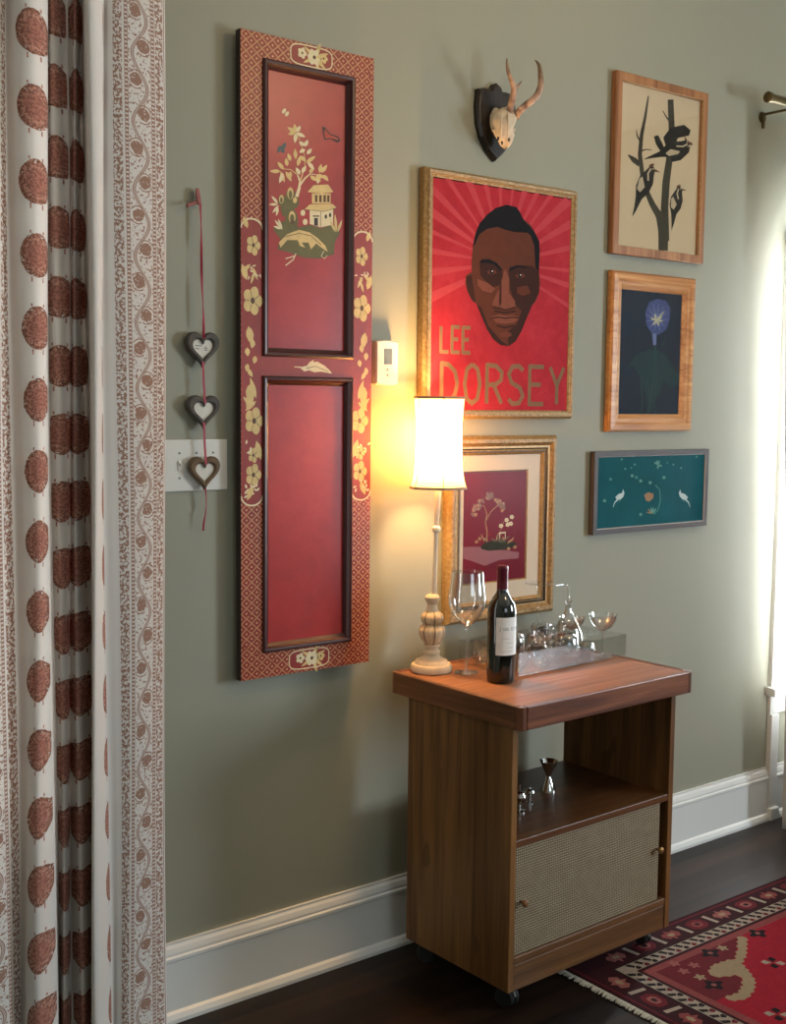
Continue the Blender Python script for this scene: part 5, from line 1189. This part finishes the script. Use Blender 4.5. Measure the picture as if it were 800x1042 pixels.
def jag(pts, amp=0.004, step=0.016):
    out = []
    for (a, b), (c, d) in zip(pts, pts[1:]+pts[:1]):
        L = math.hypot(c-a, d-b); n = max(1, int(L/step))
        for i in range(n):
            t = i/n; o_ = amp if i % 2 else -amp; out.append((a+(c-a)*t-(d-b)/max(L, 1e-6)*o_, b+(d-b)*t+(c-a)/max(L, 1e-6)*o_))
    return out
# border motifs, run along each side; frame: origin, along, inward
def side(org, al, inn, L, start=0.05):
    org = Vector(org); al = Vector(al); inn = Vector(inn)
    def W(s_, d_): p = org+al*s_+inn*d_; return (p.x, p.y)
    s_ = start; k = 0
    while s_ < L-0.09:
        c_ = 0.061
        if k % 2 == 0: pts = [(-.036, -.004), (-.022, -.018), (-.010, -.014), (-.004, -.030), (.006, -.016), (.024, -.020), (.034, 0), (.022, .018), (.006, .014), (-.002, .030), (-.010, .014), (-.024, .018)]; rp([W(s_+a, c_+b) for a, b in pts], 7 if k % 4 == 0 else 2, 2); rp([W(s_+a*.4, c_+b*.4) for a, b in pts], 4, 3)
        else: pts = [(-.034, -.018), (-.012, -.028), (.012, -.028), (.034, -.018), (.036, .012), (.016, .028), (-.016, .028), (-.034, .014)]; rp([W(s_+a, c_+b) for a, b in pts], 6, 2); rp([W(s_+a*.55, c_+b*.55) for a, b in pts], 7 if k % 4 == 1 else 2, 3); rp([W(s_+a*.25, c_+b*.25) for a, b in pts], 5, 4)
        b0 = s_+0.060; rp([W(b0-.010, .036), W(b0+.004, .034), W(b0+.010, .088), W(b0-.003, .090)], 1, 2)
        s_ += 0.118; k += 1
    s_ = 0.155; k = 0                             # zigzag on the ivory guard stripe
    while s_ < L-0.155:
        rp([W(s_-.012, .111), W(s_+.004, .110), W(s_+.012, .128), W(s_+.002, .134), W(s_-.006, .122)], 5, 2)
        rp([W(s_+.006, .146), W(s_+.020, .146), W(s_+.022, .136), W(s_+.014, .128), W(s_+.004, .138)], 6 if k % 2 else 5, 2)
        s_ += 0.034; k += 1
side((RX, RY, 0), (1, 0, 0), (0, -1, 0), RW, 0.165); side((RX, RY, 0), (0, -1, 0), (1, 0, 0), RL, 0.165)
side((RX+RW, RY-RL, 0), (-1, 0, 0), (0, 1, 0), RW, 0.165); side((RX+RW, RY-RL, 0), (0, 1, 0), (-1, 0, 0), RL, 0.165)
# corner spandrel: wine ground edged by the beige scroll (near-left corner in view), mirrored to the others
z7 = [(520, 530), (575, 540), (573, 590), (570, 640), (545, 690), (590, 740), (622, 790), (618, 840), (580, 892), (500, 912), (440, 885), (520, 860), (545, 815), (540, 775), (505, 758), (440, 768), (385, 768), (345, 742), (370, 700), (440, 675), (505, 660), (515, 600)]
scr = [(F(660+a/5.714, 860+b/5.714, RT).x-RX, RY-F(660+a/5.714, 860+b/5.714, RT).y) for a, b in z7]
inner = [scr[i] for i in (0, 21, 20, 19, 18, 17, 16, 15, 14, 13, 12, 11, 10)]
def mir(p, mx_, my_): a, b = p; return (RX+(RW-a if mx_ else a), RY-(RL-b if my_ else b))
def jagclean(P_, amp, step): return jag(P_, amp, step)
for mx_ in (0, 1):
    for my_ in (0, 1):
        M2 = lambda L_: [mir(p, mx_, my_) for p in L_]
        rp(M2([(0.185, 0.185), (inner[0][0], 0.185)]+inner+[(0.185, inner[-1][1])]), 6, 3)
        rp(jag(M2(scr), 0.0035, 0.012), 4, 4)
        for (a, b) in ((360, 630), (380, 815), (635, 515)):
            f = F(660+a/5.714, 860+b/5.714, RT); c_ = (f.x-RX, RY-f.y)
            rp(M2([(c_[0]+0.026*math.cos(t)*(1+.3*math.cos(4*t)), c_[1]+0.022*math.sin(t)*(1+.3*math.cos(4*t))) for t in [2*PI*i/24 for i in range(24)]]), 5, 5)
            rp(M2([(c_[0]+0.008*math.cos(t), c_[1]+0.008*math.sin(t)) for t in [2*PI*i/10 for i in range(10)]]), 7, 6)
        for (a, b) in ((205, 735), (265, 700), (300, 770), (150, 690), (430, 600)):
            f = F(660+a/5.714, 860+b/5.714, RT); c_ = (f.x-RX, RY-f.y)
            rp(M2([(c_[0]+0.014*math.cos(t)*(1+.35*math.cos(5*t)), c_[1]+0.014*math.sin(t)*(1+.35*math.cos(5*t))) for t in [2*PI*i/25 for i in range(25)]]), 7 if a < 280 else 4, 5)
for (a, b) in ((725, 685), (750, 985)):
    f = F(660+a/5.714, 860+b/5.714, RT)
    for k in range(4):
        t = PI/4+k*PI/2; d = Vector((math.cos(t), math.sin(t))); n_ = Vector((-d.y, d.x)); c_ = Vector((f.x, f.y))
        rp([tuple(c_+d*0.004), tuple(c_+d*0.022+n_*0.013), tuple(c_+d*0.034), tuple(c_+d*0.022-n_*0.013)], 1 if k % 2 else 5, 4)
for i in range(3):
    c_ = Vector((RX+0.75+0.35*i, RY-RL/2))
    rp([(c_.x+0.15*math.cos(t)*(1+.15*math.cos(6*t)), c_.y+0.15*math.sin(t)*(1+.15*math.cos(6*t))) for t in [2*PI*k/36 for k in range(36)]], 6 if i % 2 else 5, 5)
    rp([(c_.x+0.09*math.cos(t), c_.y+0.09*math.sin(t)) for t in [2*PI*k/8 for k in range(8)]], 4, 6)
mb.build('pile', RM, rug, recalc=False)
IV = rugm('ivory_fringe_cotton', (206, 198, 180), 0.1)
for ex, sg in ((RX, -1), (RX+RW, 1)):
    fm = MB(); yy = RY-0.004; i = 0
    while yy > RY-RL:
        L_ = 0.016+0.006*random.random(); dv = random.uniform(-0.006, 0.006)
        fm.tube([(ex-sg*0.002, yy, 0.006), (ex+sg*L_*0.5, yy+dv*0.5, 0.006), (ex+sg*L_, yy+dv, 0.0028)], [0.0026, 0.0026, 0.0018], 5); yy -= 0.0042; i += 1
    props(fm.build('fringe', IV, rug), kind='stuff')
